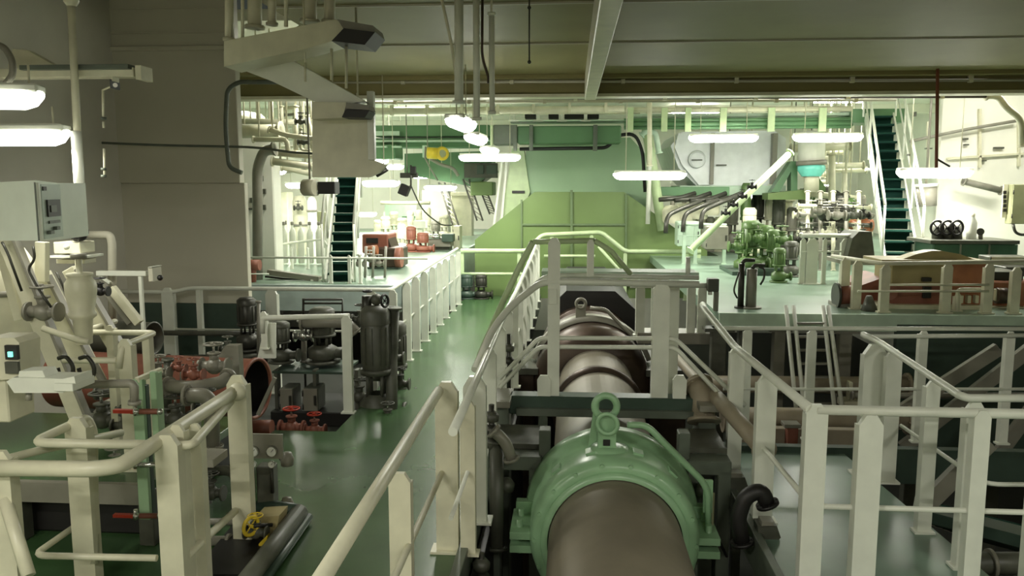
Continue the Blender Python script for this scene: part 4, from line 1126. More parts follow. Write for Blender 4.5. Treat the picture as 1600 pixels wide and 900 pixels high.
for i, (pts, r_, mm, lb) in enumerate((
  ([(558, 520, 8.1), (545, 505, 8.1), (520, 505, 8.1), (470, 505, 8.1)], .05, GREYP, 'grey brown pipe under the guard frame top rail'),
  ([(615, 480, 8.0), (612, 560, 8.0), (612, 690, 7.6)], .06, MACH, 'thick dark vertical pipe between the two tall pumps'),
  ([(475, 500, 8.4), (475, 566, 8.4)], .03, GREYP, 'grey vertical pipe on the skid table'),
  ([(404, 470, 8.6), (404, 560, 8.6)], .02, GREYP, 'thin grey rod standing left of the skid pumps'),
  ([(545, 590, 8.2), (600, 590, 8.2)], .04, MACH, 'short dark pipe joining skid and tallest pump'),
  ([(262, 560, 8.7), (420, 556, 8.7)], .035, MACH, 'dark horizontal pipe in the pit below the trunk'),
  ([(250, 520, 8.9), (420, 522, 8.9)], .03, MACH, 'upper dark horizontal pipe in the pit below the trunk'))):
    ppipe(lb, pts, r_, mm, rad=.1)
for i, (x0, x1) in enumerate(((438, 470), (474, 508))):
    cabinet(('left', 'right')[i] + ' grey drawer box under the dark skid table', at(x0, 642, 7.9), at(x1, 598, 8.15), GREYP, MACH)
valve('red valve under the dark skid table', at(456, 668, 7.4), .07, BROWN, wm=REDH)
valve('second red valve low under the dark skid table', at(492, 672, 7.4), .06, BROWN, wm=REDH)
t = thing('oil_pump', 'small brown oil pump at the foot of the large drum', 'pump', at(405, 690, 6.9))
MB().cyl(at(390, 668, 6.9), at(425, 668, 6.9), .07, 16).to('pump_body', BROWN, t)
MB().box(at(385, 690, 6.9), at(432, 680, 7.1)).to('base', BROWN, t)
ppipe('short grey hose end on the floor before the skid', [(462, 692, 7.1), (476, 690, 7.0), (480, 700, 7.0)], .02, GREYP, flanges=False)
tag(pbox(444, 688, 470, 695, 6.9, .1).to('drip_pan', GREYP), 'small grey drip pan on the floor before the skid', 'pan')
gm = thing('portable_frame', 'thin black portable frame before the pale flat front', 'frame', at(500, 480, 8.8))
MB().tube(PT((474, 500, 8.8), (474, 466, 8.8), (474, 468, 8.8), (535, 468, 8.8), (535, 500, 8.8)), .014, 8).to('frame_tube', DMET, gm)
MB().tube(PT((474, 474, 8.8), (535, 474, 8.8)), .012, 8).to('cross_tube', DMET, gm)
for x_ in (474, 535):
    p_ = at(x_, 498, 8.8); MB().cyl(p_, (p_.x, p_.y, -.25), .014, 8).to('leg', DMET, gm)
hk = thing('valve_cluster', 'black valve cluster on top of the tallest dark pump', 'valve', at(585, 480, 7.9))
MB().ball(at(588, 468, 7.9), .06).to('body', MACH, hk)
MB().cyl(at(573, 462, 7.9), at(573, 500, 7.9), .05, 12).to('chamber', DMET, hk)
handwheel_mb(at(601, 470, 7.8), .06, (1, -.4, .1), .014).to('handwheel', BLACK, hk)
handwheel_mb(at(574, 455, 7.9), .04, (0, 0, 1), .012).to('handwheel', BLACK, hk)

# ---------------------------------------------------------------- left flat: pillar, stairs, pipes
pl = thing('white_pillar', 'bright white square pillar right of the casing trunk', 'pillar', at(398, 455, 12.0))
pbox(372, 200, 424, 455, 12.6, .35).to('pillar_shaft', WALLF, pl)
for x_, y_, s_ in ((394, 309, 4), (411, 295, 3), (411, 320, 3), (408, 275, 2), (390, 325, 5)):
    pbox(x_ - s_, y_, x_ + s_, y_ + (3 if s_ == 5 else 8), 12.55, .05).to('fitting', MACH, pl)
ppipe('tan gooseneck pipe bending down in front of the white pillar', [(430, 232, 11.6), (412, 236, 11.6), (402, 262, 11.6), (403, 470, 11.6)], .075, GREYP, rad=.3)
stairs('companion_stairs', 'steep dark green stairs on the left flat, foot behind the thin rail', at(530, 441, 11.4), at(547, 250, 13.0), .32, 13)
stairs('companion_stairs', 'steep dark green stairs on the right flat above the orange machine', at(1408, 412, 12.0), at(1374, 182, 14.75), .38, 15)
for s_ in ('x',):
    t = thing('stair_crossbar', 'white horizontal bar crossing the right green stairs', 'bar', at(1380, 268, 13.9))
    MB().tube(PT((1352, 265, 13.9), (1392, 267, 13.9)), .025, 8).to('bar_tube', WHITE, t)
ft2 = thing('round_filter', 'white round filter with black box below the hanging plate', 'filter', at(490, 308, 9.4))
MB().torus(at(488, 293, 9.4), .075, .025, (.5, -1, 0)).to('ring', WHITE, ft2)
MB().cyl(at(476, 293, 9.45), at(494, 293, 9.4), .10, 20).to('filter_body', CREAM, ft2)
pbox(496, 284, 523, 303, 9.4, .2).to('black_box', BLACK, ft2)
# cream pipe tangle between trunk and hanging plate
tang = [
 ([(368, 205, 11.5), (440, 205, 11.5)], .10, 'thick cream overhead pipe next to the trunk, lower'),
 ([(365, 190, 12.5), (500, 192, 12.5)], .05, 'cream overhead pipe next to the trunk, upper'),
 ([(420, 202, 10.9), (450, 212, 10.9), (500, 218, 10.9)], .035, 'thin cream pipe sloping right under the thick one'),
 ([(395, 218, 11.0), (446, 218, 11.0), (449, 225, 11.0), (450, 238, 11.0)], .035, 'cream pipe with elbow above the gooseneck'),
 ([(410, 236, 12.0), (490, 243, 12.0), (500, 240, 12.0)], .055, 'cream pipe running to the plate, upper of three'),
 ([(425, 252, 12.0), (490, 260, 12.0)], .055, 'cream pipe running to the plate, middle of three'),
 ([(440, 262, 13.0), (488, 272, 13.0)], .045, 'cream pipe running to the plate, lowest of three'),
 ([(463, 165, 11.8), (463, 238, 11.8)], .03, 'cream vertical pipe left of the hanging plate'),
 ([(480, 180, 11.8), (487, 205, 11.8), (488, 240, 11.8)], .03, 'cream curved pipe hidden partly by the hanging plate'),
 ([(440, 165, 12.2), (440, 205, 12.2)], .025, 'short cream pipe hanging above the elbow'),
 ([(470, 200, 11.4), (470, 235, 11.4), (485, 235, 11.4)], .02, 'small cream pipe bend beside the vertical pipe'),
]
for pts, r_, lb in tang:
    hangers(ppipe(lb, pts, r_, CREAM, rad=.12), PT(*pts), 4.35)
for i, (x_, y_, lb) in enumerate(((470, 190, 'dark valve among the cream pipes, upper'), (474, 222, 'dark valve among the cream pipes, lower'))):
    valve(lb, at(x_, y_, 11.2), .045, MACH)
t = thing('curved_vessel', 'cream domed vessel at the ceiling right of the trunk', 'tank', at(385, 230, 15.3))
MB().lathe([(0, .75), (.3, .70), (.52, .5), (.6, .2), (.6, -.1), (.5, -.2), (0, -.2)], at(385, 235, 15.3), n=28).to('vessel_body', CREAM, t)
MB().lathe([(.61, .12), (.64, .12), (.64, .18), (.61, .18)], at(385, 235, 15.3), n=28).to('band', GREYP, t)
# white upright cylinders on left flat
for i, x_ in enumerate((446, 459, 472, 486, 500, 512)):
    t = thing('air_bottle', 'white upright bottle in the row left of the green stairs', 'bottle', at(x_, 432, 14.0), 'upright bottles left of the green stairs')
    b_ = at(x_, 430, 14.0)
    MB().lathe([(.05, 0), (.06, .03), (.06, .55), (.035, .62), (.02, .64), (.02, .68), (0, .69)], b_, n=14).to('bottle_body', WHITE, t)
    MB().lathe([(.018, .68), (.03, .69), (.03, .74), (0, .75)], b_, n=10).to('valve_cap', GREYP, t)
    t.location = (b_.x, b_.y, Z3); 
    for c_ in children_of(t): c_.location = (0, 0, 0)
    t.location = (b_.x, b_.y, b_.z - (b_.z - Z3))
t = railing('bottle_rack_rail', 'white curved rail in front of the upright bottles', [PT((420, 388, 13.2), (450, 380, 13.2), (505, 374, 13.2), (512, 385, 13.2))], [(at(x_, 385, 13.2).x, 13.2, Z3, 1.22, .03) for x_ in (430, 455, 480, 505)], [], r=.02)
t = thing('vertical_tank', 'tall beige tank behind the upright bottles', 'tank', at(471, 430, 16))
b_ = at(471, 405, 16); b_.z = Z3
MB().lathe([(.12, 0), (.14, .03), (.14, 1.1), (.1, 1.2), (0, 1.22)], b_, n=20).to('tank_body', CREAM, t)
MB().lathe([(.145, .6), (.16, .6), (.16, .64), (.145, .64)], b_, n=20).to('band', GREYP, t)
t = thing('vertical_tank', 'second narrower beige tank beside the tall one', 'tank', at(490, 430, 15.6)); b_ = at(490, 405, 15.6); b_.z = Z3
MB().lathe([(.08, 0), (.09, .03), (.09, 1.1), (.06, 1.18), (0, 1.2)], b_, n=20).to('tank_body', WALLF, t)
MB().lathe([(.095, .9), (.11, .9), (.11, .94), (.095, .94)], b_, n=20).to('band', GREYP, t)
cabinet('olive cabinet between beige tanks and the left green stairs', at(488, 392, 17), at(512, 330, 17.3), OLIVE)
cabinet('beige wide cabinet behind the white pillar on left flat', at(424, 395, 19), at(458, 300, 19.4), CREAM)
ac2 = valve('dark lever valve on top of the beige tank', at(466, 325, 15.7), .05, MACH)
tr_ = thing('cable_trough', 'long white cable trough lying on the left flat front', 'trough', at(470, 440, 11.5))
MB().bar(at(420, 425, 11.6), at(500, 436, 11.5), .12, .08).to('trough_body', GREYP, tr_)
MB().box(at(485, 444, 11.45), at(512, 434, 11.7)).to('end_box', WHITE, tr_)
MB().bar(at(415, 432, 11.7), at(490, 440, 11.6), .05, .03).to('lid_edge', DMET, tr_)
eq = thing('fire_hose_valve', 'dark red hose valve on pipe at the white pillar foot', 'valve', at(395, 445, 11.3))
MB().cyl(at(395, 445, 11.3), at(395, 408, 11.3), .05, 12).to('riser', BROWN, eq)
MB().cyl(at(384, 414, 11.3), at(406, 414, 11.3), .08, 14).to('valve_body', BROWN, eq)
handwheel_mb(at(384, 414, 11.25), .08, (1, 0, 0), .015).to('handwheel', BROWN, eq)
# brown machines on the left flat
m1 = thing('separator', 'large oxide brown machine right of the left green stairs', 'machine', at(598, 420, 13.5))
b0 = at(600, 420, 13.5)
pbox(566, 366, 606, 396, 13.6, .7).to('upper_hood', BROWN, m1)
ppoly([(604, 366), (612, 388), (612, 396), (604, 396)], 13.62, .6).to('hood_end', STEEL2, m1)
pbox(576, 388, 626, 418, 13.3, .6).to('lower_body', STEEL2, m1)
MB().cyl(at(619, 402, 13.3), at(628, 402, 13.3), .17, 20).to('end_drum', BROWN, m1)
pbox(572, 372, 590, 380, 13.56, .04).to('dark_slot', BLACK, m1)
MB().cyl(at(572, 392, 13.2), at(590, 390, 13.2), .08, 14).to('front_pipe', ORANGE, m1)
pbox(574, 418, 622, 426, 13.3, .6).to('base', GDARK, m1)
for i, (x_, y_, lb) in enumerate(((578, 405, 'cream valve in front of the large brown machine, left one'), (592, 412, 'cream valve in front of the large brown machine, right one'), (560, 412, 'cream valve beside the foot of the left stairs'))):
    valve(lb, at(x_, y_, 12.2), .05, GREYP)
for i, (x_, y_, lb) in enumerate(((572, 412, 'thin cream pipe standing right of the left stairs'), (584, 420, 'second thin cream pipe standing right of the left stairs'), (603, 418, 'thin grey pipe before the large brown machine'))):
    ppipe(lb, [(x_, 385, 12.0), (x_ - 2, 440, 12.0)], .02, GREYP, flanges=False)
t = thing('backing_panel', 'pale green panel standing far back on left flat', 'panel', at(625, 365, 24)); 
pbox(602, 318, 650, 372, 24, .1).to('panel_plate', PALEG, t); pbox(604, 345, 648, 347, 23.9, .1).to('panel_rail', DUCT, t); pbox(628, 338, 648, 340, 23.9, .1).to('panel_rail', DUCT, t)
t = thing('far_pillar', 'far white pillar on left flat below a glowing lamp', 'pillar', at(678, 380, 22)); pbox(660, 297, 700, 385, 22, .5).to('pillar_shaft', WALLF, t); pbox(655, 380, 705, 386, 21.9, .7).to('pillar_base', CREAM, t)
t = thing('far_pillar', 'far beige pillar left of the engine frame', 'pillar', at(725, 380, 23)); pbox(705, 305, 737, 380, 23, .5).to('pillar_shaft', CREAM, t); pbox(703, 300, 740, 306, 22.9, .6).to('pillar_head', CREAM, t)
t = thing('overhead_rail', 'thin cream overhead rail before the pale green panel', 'rail', at(640, 316, 21)); MB().tube(PT((595, 317, 21), (672, 317, 21)), .05, 8).to('rail_tube', CREAM, t); MB().tube(PT((654, 280, 21), (654, 317, 21)), .03, 8).to('hanger', CREAM, t)
for i, (x0, y0, x1, y1, lb) in enumerate(((690, 285, 712, 352, 'nearest dark lattice brace left of the engine'), (728, 280, 750, 345, 'second dark lattice brace left of the engine'), (757, 302, 770, 335, 'shortest dark lattice brace by the engine frame'))):
    t = thing('lattice_brace', lb, 'brace', at(x1, y1, 19))
    a_, b_ = at(x0, y0, 19), at(x1, y1, 19)
    for o_ in (-.07, .07):
        MB().bar(a_ + Vector((o_, 0, 0)), b_ + Vector((o_, 0, 0)), .035, .06, up=(0, 1, 0)).to('chord', DMET, t)
    lz = MB()
    for k in range(8):
        p0 = a_.lerp(b_, k / 8); p1 = a_.lerp(b_, (k + 1) / 8)
        lz.bar(p0 + Vector((-.07, 0, 0)), p1 + Vector((.07, 0, 0)), .025, .03, up=(0, 1, 0))
    lz.to('lacing', GREYP, t)
t = thing('white_stand', 'white instrument stand far on the left flat', 'stand', at(655, 400, 18)); pbox(646, 345, 664, 357, 18, .3).to('head_box', WHITE, t); pbox(652, 357, 660, 400, 18.1, .15).to('column', WHITE, t); pbox(645, 398, 668, 404, 18, .3).to('foot', WHITE, t)
for x_ in (636, 644, 672, 680):
    pass
for i, (x_, y1, r_, h_, mm, lb) in enumerate(((643, 398, .12, .55, BROWN, 'small dark red pump left of the white stand'), (661, 396, .14, .42, BROWN, 'small dark red pump at the white stand foot'), (628, 396, .10, .6, WHITE, 'small white pump between brown machine and red pumps'), (634, 398, .07, .55, CREAM, 'small cream pump beside the white one'))):
    b_ = at(x_, y1, 17); b_.z = Z3; vpump(lb, b_, h_, r_, mm)
t = thing('lathe_machine', 'grey machine with dark top far on left flat', 'machine', at(685, 395, 17.5)); pbox(668, 372, 704, 386, 17.5, .6).to('machine_bed', GREYP, t); pbox(672, 386, 702, 396, 17.6, .5).to('machine_base', MACH, t); pbox(690, 366, 708, 378, 17.4, .3).to('headstock', GDARK, t); MB().cyl(at(670, 370, 17.5), at(688, 370, 17.5), .06, 12).to('spindle', CHROM, t)
cabinet('pale cream cabinet left of the engine on the flat end', at(708, 390, 18), at(722, 352, 18.4), CREAM)
# dark small stuff at engine foot
for i, (x_, r_, lb) in enumerate(((729, .14, 'dark bucket shaped pump at left of engine foot'), (752, .13, 'dark green pump at the left engine foot'))):
    b_ = at(x_, 466, 15.9); b_.z = 0; vpump(lb, b_, .5, r_, (GDARK, DMET)[i])
# hoist + hanging gear
ho = thing('chain_hoist', 'yellow chain hoist hanging under the green air duct', 'hoist', at(686, 248, 17.0))
MB().cyl(at(668, 239, 17), at(684, 240, 17), .12, 16).to('motor', YELL, ho)
MB().torus(at(691, 240, 17), .10, .05, (.4, -1, 0), 20, 8).to('chain_wheel', YELL, ho)
MB().cyl(at(691, 240, 16.95), at(691, 240, 17.05), .08, 14).to('hub', OLIVE, ho)
MB().tube(PT((665, 229, 17), (664, 246, 17), (672, 262, 17), (684, 282, 17)), .018, 6).to('load_chain', GREYP, ho)
pbox(660, 227, 668, 246, 17, .1).to('bracket', PALEG, ho)
ppipe('sagging cable bundle below the yellow hoist', [(672, 248, 17.2), (690, 258, 17.2), (708, 262, 17.2), (716, 275, 17.2)], .035, GREYP, name='cable', cat='cable', flanges=False)
sp = thing('hanging_spotlight', 'black tilted spotlight hanging over the left flat', 'spotlight', at(633, 306, 15))
MB().obox(at(632, 297, 15), (.18, .18, .2), Matrix.Rotation(.4, 3, 'Y')).to('spot_housing', BLACK, sp)
MB().tube(PT((642, 258, 15), (642, 290, 15), (634, 294, 15)), .018, 8).to('yoke', DMET, sp)
pbox(625, 270, 652, 278, 15, .1).to('cross_bar', DMET, sp)
pbox(641, 260, 649, 272, 14.95, .1).to('junction_box', BLACK, sp)
ppipe('slack black cable over the left flat, hanging from spotlight', [(642, 290, 15.1), (660, 330, 15.5), (690, 352, 16), (706, 352, 16.2)], .014, DMET, name='cable', cat='cable', flanges=False, rad=.6)
ppipe('thick dark bracket at the lower right of hanging plate', [(588, 274, 10), (605, 264, 10)], .03, DMET, name='bracket', cat='bracket', flanges=False)

# ---------------------------------------------------------------- ceiling drop pipes, rod, ceiling edge pipes
for i, (x_, y0, y1, r_, Y, lb) in enumerate(((717, -20, 162, .032, 5.75, 'thickest cream drop pipe left of centre'), (744, -20, 188, .024, 5.75, 'cream drop pipe in the middle of three'), (768, 20, 178, .020, 5.85, 'thinner cream drop pipe, right one of three'))):
    ppipe(lb, [(x_, y0, Y), (x_ + (1 if i else 0), y1, Y)], r_, WHITE)
ppipe('thin slanted cream pipe left of the thickest drop pipe', [(686, -20, 5.7), (708, 80, 5.8), (716, 150, 5.85)], .011, CREAM, flanges=False)
ppipe('dark brown cable hanging between the cream drop pipes', [(754, -20, 5.8), (753, 90, 5.85), (763, 120, 5.9), (763, 130, 5.9)], .010, STEEL2, name='cable', cat='cable', flanges=False)
rd = thing('hanging_rod', 'thin dark rod with knobs hanging from the ceiling near centre', 'rod', at(827, 98, 5.95))
MB().tube([at(827, 98, 5.95), Vector((at(827, 10, 5.95).x, 5.95, 3.6))], .006, 6).to('rod', DMET, rd)
for y_ in (12, 97):
    MB().ball(at(827, y_, 5.95), .014).to('knob', DMET, rd)
rd = thing('hanging_rod', 'long dark rod hanging before the bright right wall', 'rod', at(1463, 268, 10.0))
MB().tube([at(1463, 262, 10.0), Vector((at(1463, 140, 10.0).x, 10.0, 3.6))], .02, 8).to('rod', BROWN, rd)
MB().tube(PT((1463, 248, 10.0), (1484, 260, 10.0)), .012, 6).to('side_arm', DMET, rd)
for i, (y_, r_, mm, lb, x0, x1, Y) in enumerate(((153, .035, STEEL2, 'brown pipe along the ceiling edge beam', 560, 1545, 10.8), (160, .022, CREAM, 'thin cream pipe below the brown ceiling edge pipe', 560, 1400, 11.2), (129, .018, TRUNK, 'thin pipe running along the ceiling corner', 380, 1610, 10.25), (174, .06, CREAM, 'cream pipe above the green duct at centre left', 585, 975, 14.2))):
    a_, b_ = at(x0, y_, Y), at(x1, y_ - (4 if i < 2 else 4), Y)
    t = thing('ceiling_pipe', lb, 'pipe', a_)
    MB().tube([a_, b_], r_, 10).to('pipe_body', mm, t)
    for k in range(7):
        p_ = a_.lerp(b_, (k + .5) / 7)
        MB().box((p_.x - .025, p_.y - r_ - .01, p_.z - r_ - .01), (p_.x + .025, p_.y + r_ + .01, p_.z + .14)).to('pipe_clip', CREAM, t)
for i, xx in enumerate((600, 850, 1010, 1100, 1330)):
    pass
ppipe('brown pipe elbow at right end of the ceiling edge', [(1540, 150, 10.8), (1560, 150, 10.8), (1572, 168, 10.8), (1596, 186, 10.8), (1598, 230, 10.8)], .04, CREAM)
ppipe('long diagonal grey conduit on the bright right wall', [(1422, 221, 13.1), (1500, 204, 13.08), (1592, 188, 13.06)], .025, GREYP, name='conduit', cat='conduit', flanges=False)
ppipe('vertical cream pipe right of the engine riser pipes', [(1015, 135, 14), (1015, 260, 14)], .04, CREAM)
ppipe('cream bent pipe right of the engine casing', [(1002, 212, 15.4), (1008, 206, 15.4), (1024, 206, 15.4), (1030, 240, 15.4)], .05, PALEG)

# ---------------------------------------------------------------- right side, far
ppipe('long pale diagonal pipe rising in front of the silver tank', [(1078, 392, 13.5), (1235, 238, 14.2)], .055, ENGP)
for i, (x_, y_) in enumerate(((1134, 333), (1146, 320), (1160, 307), (1175, 292))):
    valve('black valve on the long pale diagonal pipe', at(x_, y_, 13.35), .04, BLACK, group='valves on the pale diagonal pipe')
bk = thing('tank_bracket', 'green triangular bracket under the right end of silver tank', 'bracket', at(1240, 300, 16.5))
ppoly([(1205, 300), (1236, 252), (1246, 252), (1246, 300), (1236, 300), (1236, 268), (1218, 300)], 16.5, .3).to('triangle_frame', DUCT, bk)
ppoly([(1200, 302), (1262, 296), (1262, 312), (1200, 312)], 16.4, .5).to('shelf', ENG, bk)
ppoly([(1262, 262), (1268, 262), (1290, 292), (1290, 300), (1262, 300)], 16.6, .2).to('side_web', PUMPG, bk)
cy = thing('exhaust_silencer', 'white cylinder with teal lower band beside the silver tank', 'silencer', at(1268, 282, 16.2))
c_ = at(1268, 250, 16.2)
MB().cyl(at(1268, 255, 16.2), at(1268, 205, 16.2), .25, 28).to('cylinder', WALLF, cy)
MB().cyl(at(1268, 258, 16.2), at(1268, 251, 16.2), .29, 28).to('flange', GREYP, cy)
MB().lathe([(.18, -.22), (.26, -.10), (.26, -.03), (.24, 0)], at(1268, 258, 16.2), n=28).to('teal_band', TEALL, cy)
MB().cyl(at(1268, 300, 16.2), at(1268, 270, 16.2), .14, 20).to('lower_neck', CREAM, cy)
for i, (x0, y0) in enumerate(((1045, 352), (1072, 350), (1100, 345))):
    ppipe(('leftmost', 'middle', 'rightmost')[i] + ' dark curved cable duct above the engine right side', [(x0 - 5, y0 + 12, 14.5), (x0 - 3, y0 - 15, 14.6), (x0 + 15, y0 - 24, 14.8), (x0 + 50, y0 - 38, 15)], .04, DMET, flanges=False, rad=.3)
for i, (x_, y_) in enumerate(((1048, 330), (1066, 327), (1084, 324), (1102, 318))):
    t = thing('cylinder_cover', 'pale rounded cylinder cover behind the dark curved ducts', 'cover', at(x_, y_ + 20, 16.2), 'pale cylinder covers beside the engine')
    MB().lathe([(.22, 0), (.24, .05), (.24, .25), (.15, .34), (0, .36)], at(x_ + 3, y_ + 18, 16.2), n=20).to('cover_body', CREAM, t)
    MB().cyl(at(x_ + 3, y_ - 8, 16.2), at(x_ + 3, y_ - 16, 16.2), .05, 10).to('cap_nut', GREYP, t)
t = thing('duct_run', 'green duct run beneath the silver tank', 'duct', at(1100, 320, 16.8)); pbox(1030, 292, 1140, 306, 16.3, .5).to('duct_body', DUCT, t); pbox(1080, 306, 1150, 312, 16.2, .3).to('cable_tray', DMET, t)
cabinet('grey cabinet between diagonal pipe and green pumps', at(1102, 390, 14.3), at(1132, 352, 14.7), GREYP)
cabinet('pale cabinet with rails right of the engine slope', at(1058, 385, 15.2), at(1090, 345, 15.6), PALEG)
railing('small_railing', 'small pale railing right of the engine slope', [PT((1060, 350, 14.6), (1135, 352, 14.6))], [(at(x_, 350, 14.6).x, 14.6, Z3, 1.55, .06) for x_ in (1070, 1088, 1133)], [PT((1060, 368, 14.6), (1135, 368, 14.6))], r=.03, m=PALEG)
for i, (x_, y1, Y, r_, h_, mm, lb) in enumerate((
  (1162, 402, 13.4, .15, .62, PUMPG, 'green vertical pump leftmost of the pump row'), (1172, 405, 13.0, .17, .85, PUMPG, 'tallest green vertical pump in the pump row'),
  (1195, 400, 13.6, .14, .75, PUMPG, 'green vertical pump in the middle of the row'), (1208, 402, 13.2, .12, .70, PUMPG, 'slim green vertical pump right of the middle one'),
  (1217, 420, 11.8, .10, .50, PUMPG, 'short dark green pump in front of the row'), (1235, 420, 12.6, .12, .55, MACH, 'grey green pump next to the white rails'))):
    b_ = at(x_, y1, Y); b_.z = Z3; vpump(lb, b_, h_, r_, mm)
for i, (x_, y_, lb) in enumerate(((1152, 385, 'green globe valve left of the pump row'), (1184, 372, 'green globe valve between the two tallest pumps'), (1222, 375, 'green globe valve at the right end of pump row'))):
    valve(lb, at(x_, y_, 12.8), .08, PUMPG)
t = thing('foundation', 'dark green base plate under the green pump row', 'base', at(1175, 402, 13.2)); a_ = at(1145, 402, 12.7); b_ = at(1215, 402, 13.8); MB().box((a_.x, 12.7, Z3), (b_.x, 13.8, Z3 + .06)).to('base_slab', GDARK, t); MB().box((a_.x + .1, 12.68, Z3 + .06), (b_.x - .1, 12.75, Z3 + .12)).to('rim', GDARK, t)
railing('pump_railing', 'bright white railing right of the green pump row', [PT((1252, 368, 11.6), (1335, 368, 11.6)), PT((1252, 366, 11.9), (1252, 368, 11.6))],
  [(at(x_, 370, 11.6).x, 11.6, Z3, 1.50, w__) for x_, w__ in ((1256, .07), (1270, .16), (1290, .05), (1322, .12))], [PT((1252, 393, 11.6), (1335, 393, 11.6))], r=.03)
random.seed(11)
for i in range(16):
    x_ = 1250 + (i % 8) * 14 + random.uniform(-4, 4); y_ = 335 + (i // 8) * 34 + random.uniform(-6, 6)
    b_ = at(x_, y_, 13.6 + random.uniform(-.6, 1.2))
    mm = random.choice((GREYP, MACH, DMET, CREAM))
    valve('small grey valve in the manifold behind the white pump railing', b_, random.uniform(.05, .085), mm, group='manifold valves')
for i in range(6):
    y_ = 322 + i * 14
    ppipe('horizontal manifold pipe behind the white pump railing', [(1246, y_, 14.2 + .1 * i), (1362, y_ + 2, 14.2 + .1 * i)], .04, (CREAM, GREYP, MACH)[i % 3], group='manifold pipes')
for i in range(5):
    x_ = 1262 + i * 20
    t_ = ppipe('vertical manifold pipe behind the white pump railing', [(x_, 300, 14.6), (x_, 425, 13.6)], .035, (CREAM, GREYP)[i % 2], group='upright manifold pipes')
motor('dark motor above the manifold pipes', at(1302, 333, 13.8), .13, .5, DMET)
motor('small orange motor behind the manifold', at(1345, 352, 14.5), .12, .4, ORANGE)
t = thing('grey_hood', 'grey sloping hood left of the right green stairs', 'hood', at(1345, 410, 11.5)); ppoly([(1322, 410), (1332, 372), (1342, 362), (1362, 362), (1368, 412)], 11.4, .6).to('hood_shell', MACH, t); pbox(1318, 408, 1372, 414, 11.3, .8).to('hood_rim', GREYP, t)
for i, (x0, y0, x1, y1, lb) in enumerate(((1305, 300, 1330, 318, 'dark strip hanging in the far right background'), (1318, 318, 1365, 338, 'grey sloping tray in the far right background'))):
    ppipe(lb, [(x0, y0, 17), (x1, y1, 17)], .05, (DMET, GREYP)[i], name='cable_tray', cat='tray', flanges=False)
ovp = [([(1235, 232, 17), (1330, 228, 17)], .08), ([(1240, 262, 17.5), (1350, 258, 17.5)], .06), ([(1300, 240, 17), (1300, 330, 17)], .07), ([(1320, 268, 16.5), (1320, 330, 16.5)], .05), ([(1240, 300, 18), (1350, 312, 18)], .07), ([(1170, 312, 18), (1170, 360, 18)], .10), ([(1230, 312, 18), (1230, 360, 18)], .12)]
for i, (pts, r_) in enumerate(ovp):
    hangers(ppipe('cream background pipe right of the silver tank', pts, r_, CREAM, group='background pipes right of the silver tank'), PT(*pts), 4.35)

# ---------------------------------------------------------------- right flat: orange machine, bench, boxes
om = thing('generator', 'large tan and orange machine with pyramid cover behind the right railing', 'machine', at(1465, 492, 9.3))
pbox(1388, 410, 1540, 482, 9.4, .5).to('machine_body', TAN, om)
pbox(1480, 412, 1541, 478, 9.37, .05).to('orange_panel', ORANGE, om)
pbox(1392, 445, 1480, 480, 9.36, .05).to('brown_panel', BROWN, om)
ppoly([(1402, 408), (1432, 397), (1456, 392), (1472, 392), (1500, 397), (1530, 408)], 9.45, .22).to('pyramid_cover', TAN, om)
pbox(1378, 407, 1545, 411, 9.33, .6).to('cover_rim', TAN, om)
for x0, x1, y0, y1 in ((1442, 1456, 434, 440), (1442, 1456, 448, 466)):
    pbox(x0, y0, x1, y1, 9.33, .05).to('black_vent', BLACK, om)
ppoly([(1345, 446), (1385, 432), (1390, 482), (1345, 480)], 9.6, .7).to('side_bonnet', BROWN, om)
MB().cyl(at(1388, 456, 9.3), at(1388, 456, 9.5), .10, 16).to('end_flange', BROWN, om)
pbox(1370, 478, 1545, 492, 9.25, .8).to('bed_plate', CREAM, om)
for x_ in (1500, 1512, 1524):
    pbox(x_, 462, x_ + 6, 474, 9.3, .08).to('terminal', CREAM, om)
om2 = thing('compressor', 'small red compressor at the right edge of the picture', 'machine', at(1575, 490, 9.4))
pbox(1548, 440, 1625, 482, 9.5, .8).to('body', ORANGE, om2); pbox(1552, 425, 1600, 440, 9.6, .5).to('top_tray', DMET, om2); pbox(1545, 480, 1625, 490, 9.4, .9).to('bed', CREAM, om2)
MB().cyl(at(1556, 462, 9.4), at(1572, 462, 9.4), .09, 16).to('drive_end', STEEL2, om2)
for x_ in (1555, 1563):
    pbox(x_, 452, x_ + 5, 470, 9.38, .05).to('rib', CREAM, om2)
t = thing('small_pump', 'small brown pump left of the large orange machine', 'pump', at(1320, 485, 9.4)); MB().cyl(at(1308, 462, 9.4), at(1335, 460, 9.4), .11, 16).to('pump_body', BROWN, t); MB().cyl(at(1305, 462, 9.4), at(1309, 462, 9.4), .15, 18).to('end_flange', DMET, t); pbox(1306, 474, 1338, 490, 9.35, .3).to('base', GREYP, t)
t = thing('grey_cone', 'small grey cone standing at foot of the left orange post', 'cone', at(1358, 490, 9.0)); MB().cyl(at(1358, 492, 9.1), at(1358, 462, 9.1), .11, 20, r2=.03).to('cone_body', MACH, t); MB().cyl(at(1358, 494, 9.1), at(1358, 490, 9.1), .13, 20).to('cone_base', MACH, t)
railing('flat_railing', 'cream railing in front of the orange machine on right flat', [PT((1300, 400, 9.6), (1380, 412, 8.95), (1640, 408, 8.95))],
  [(at(x_, 412, Y_).x, Y_, Z3, zt_, .095) for x_, Y_, zt_ in ((1322, 9.4, 1.42), (1341, 9.2, 1.40), (1385, 8.95, 1.38), (1482, 8.95, 1.40), (1547, 8.95, 1.40), (1590, 8.95, 1.36))],
  [PT((1390, 445, 8.9), (1545, 445, 8.9)), PT((1340, 455, 8.92), (1545, 455, 8.92))], r=.022, m=CREAM)
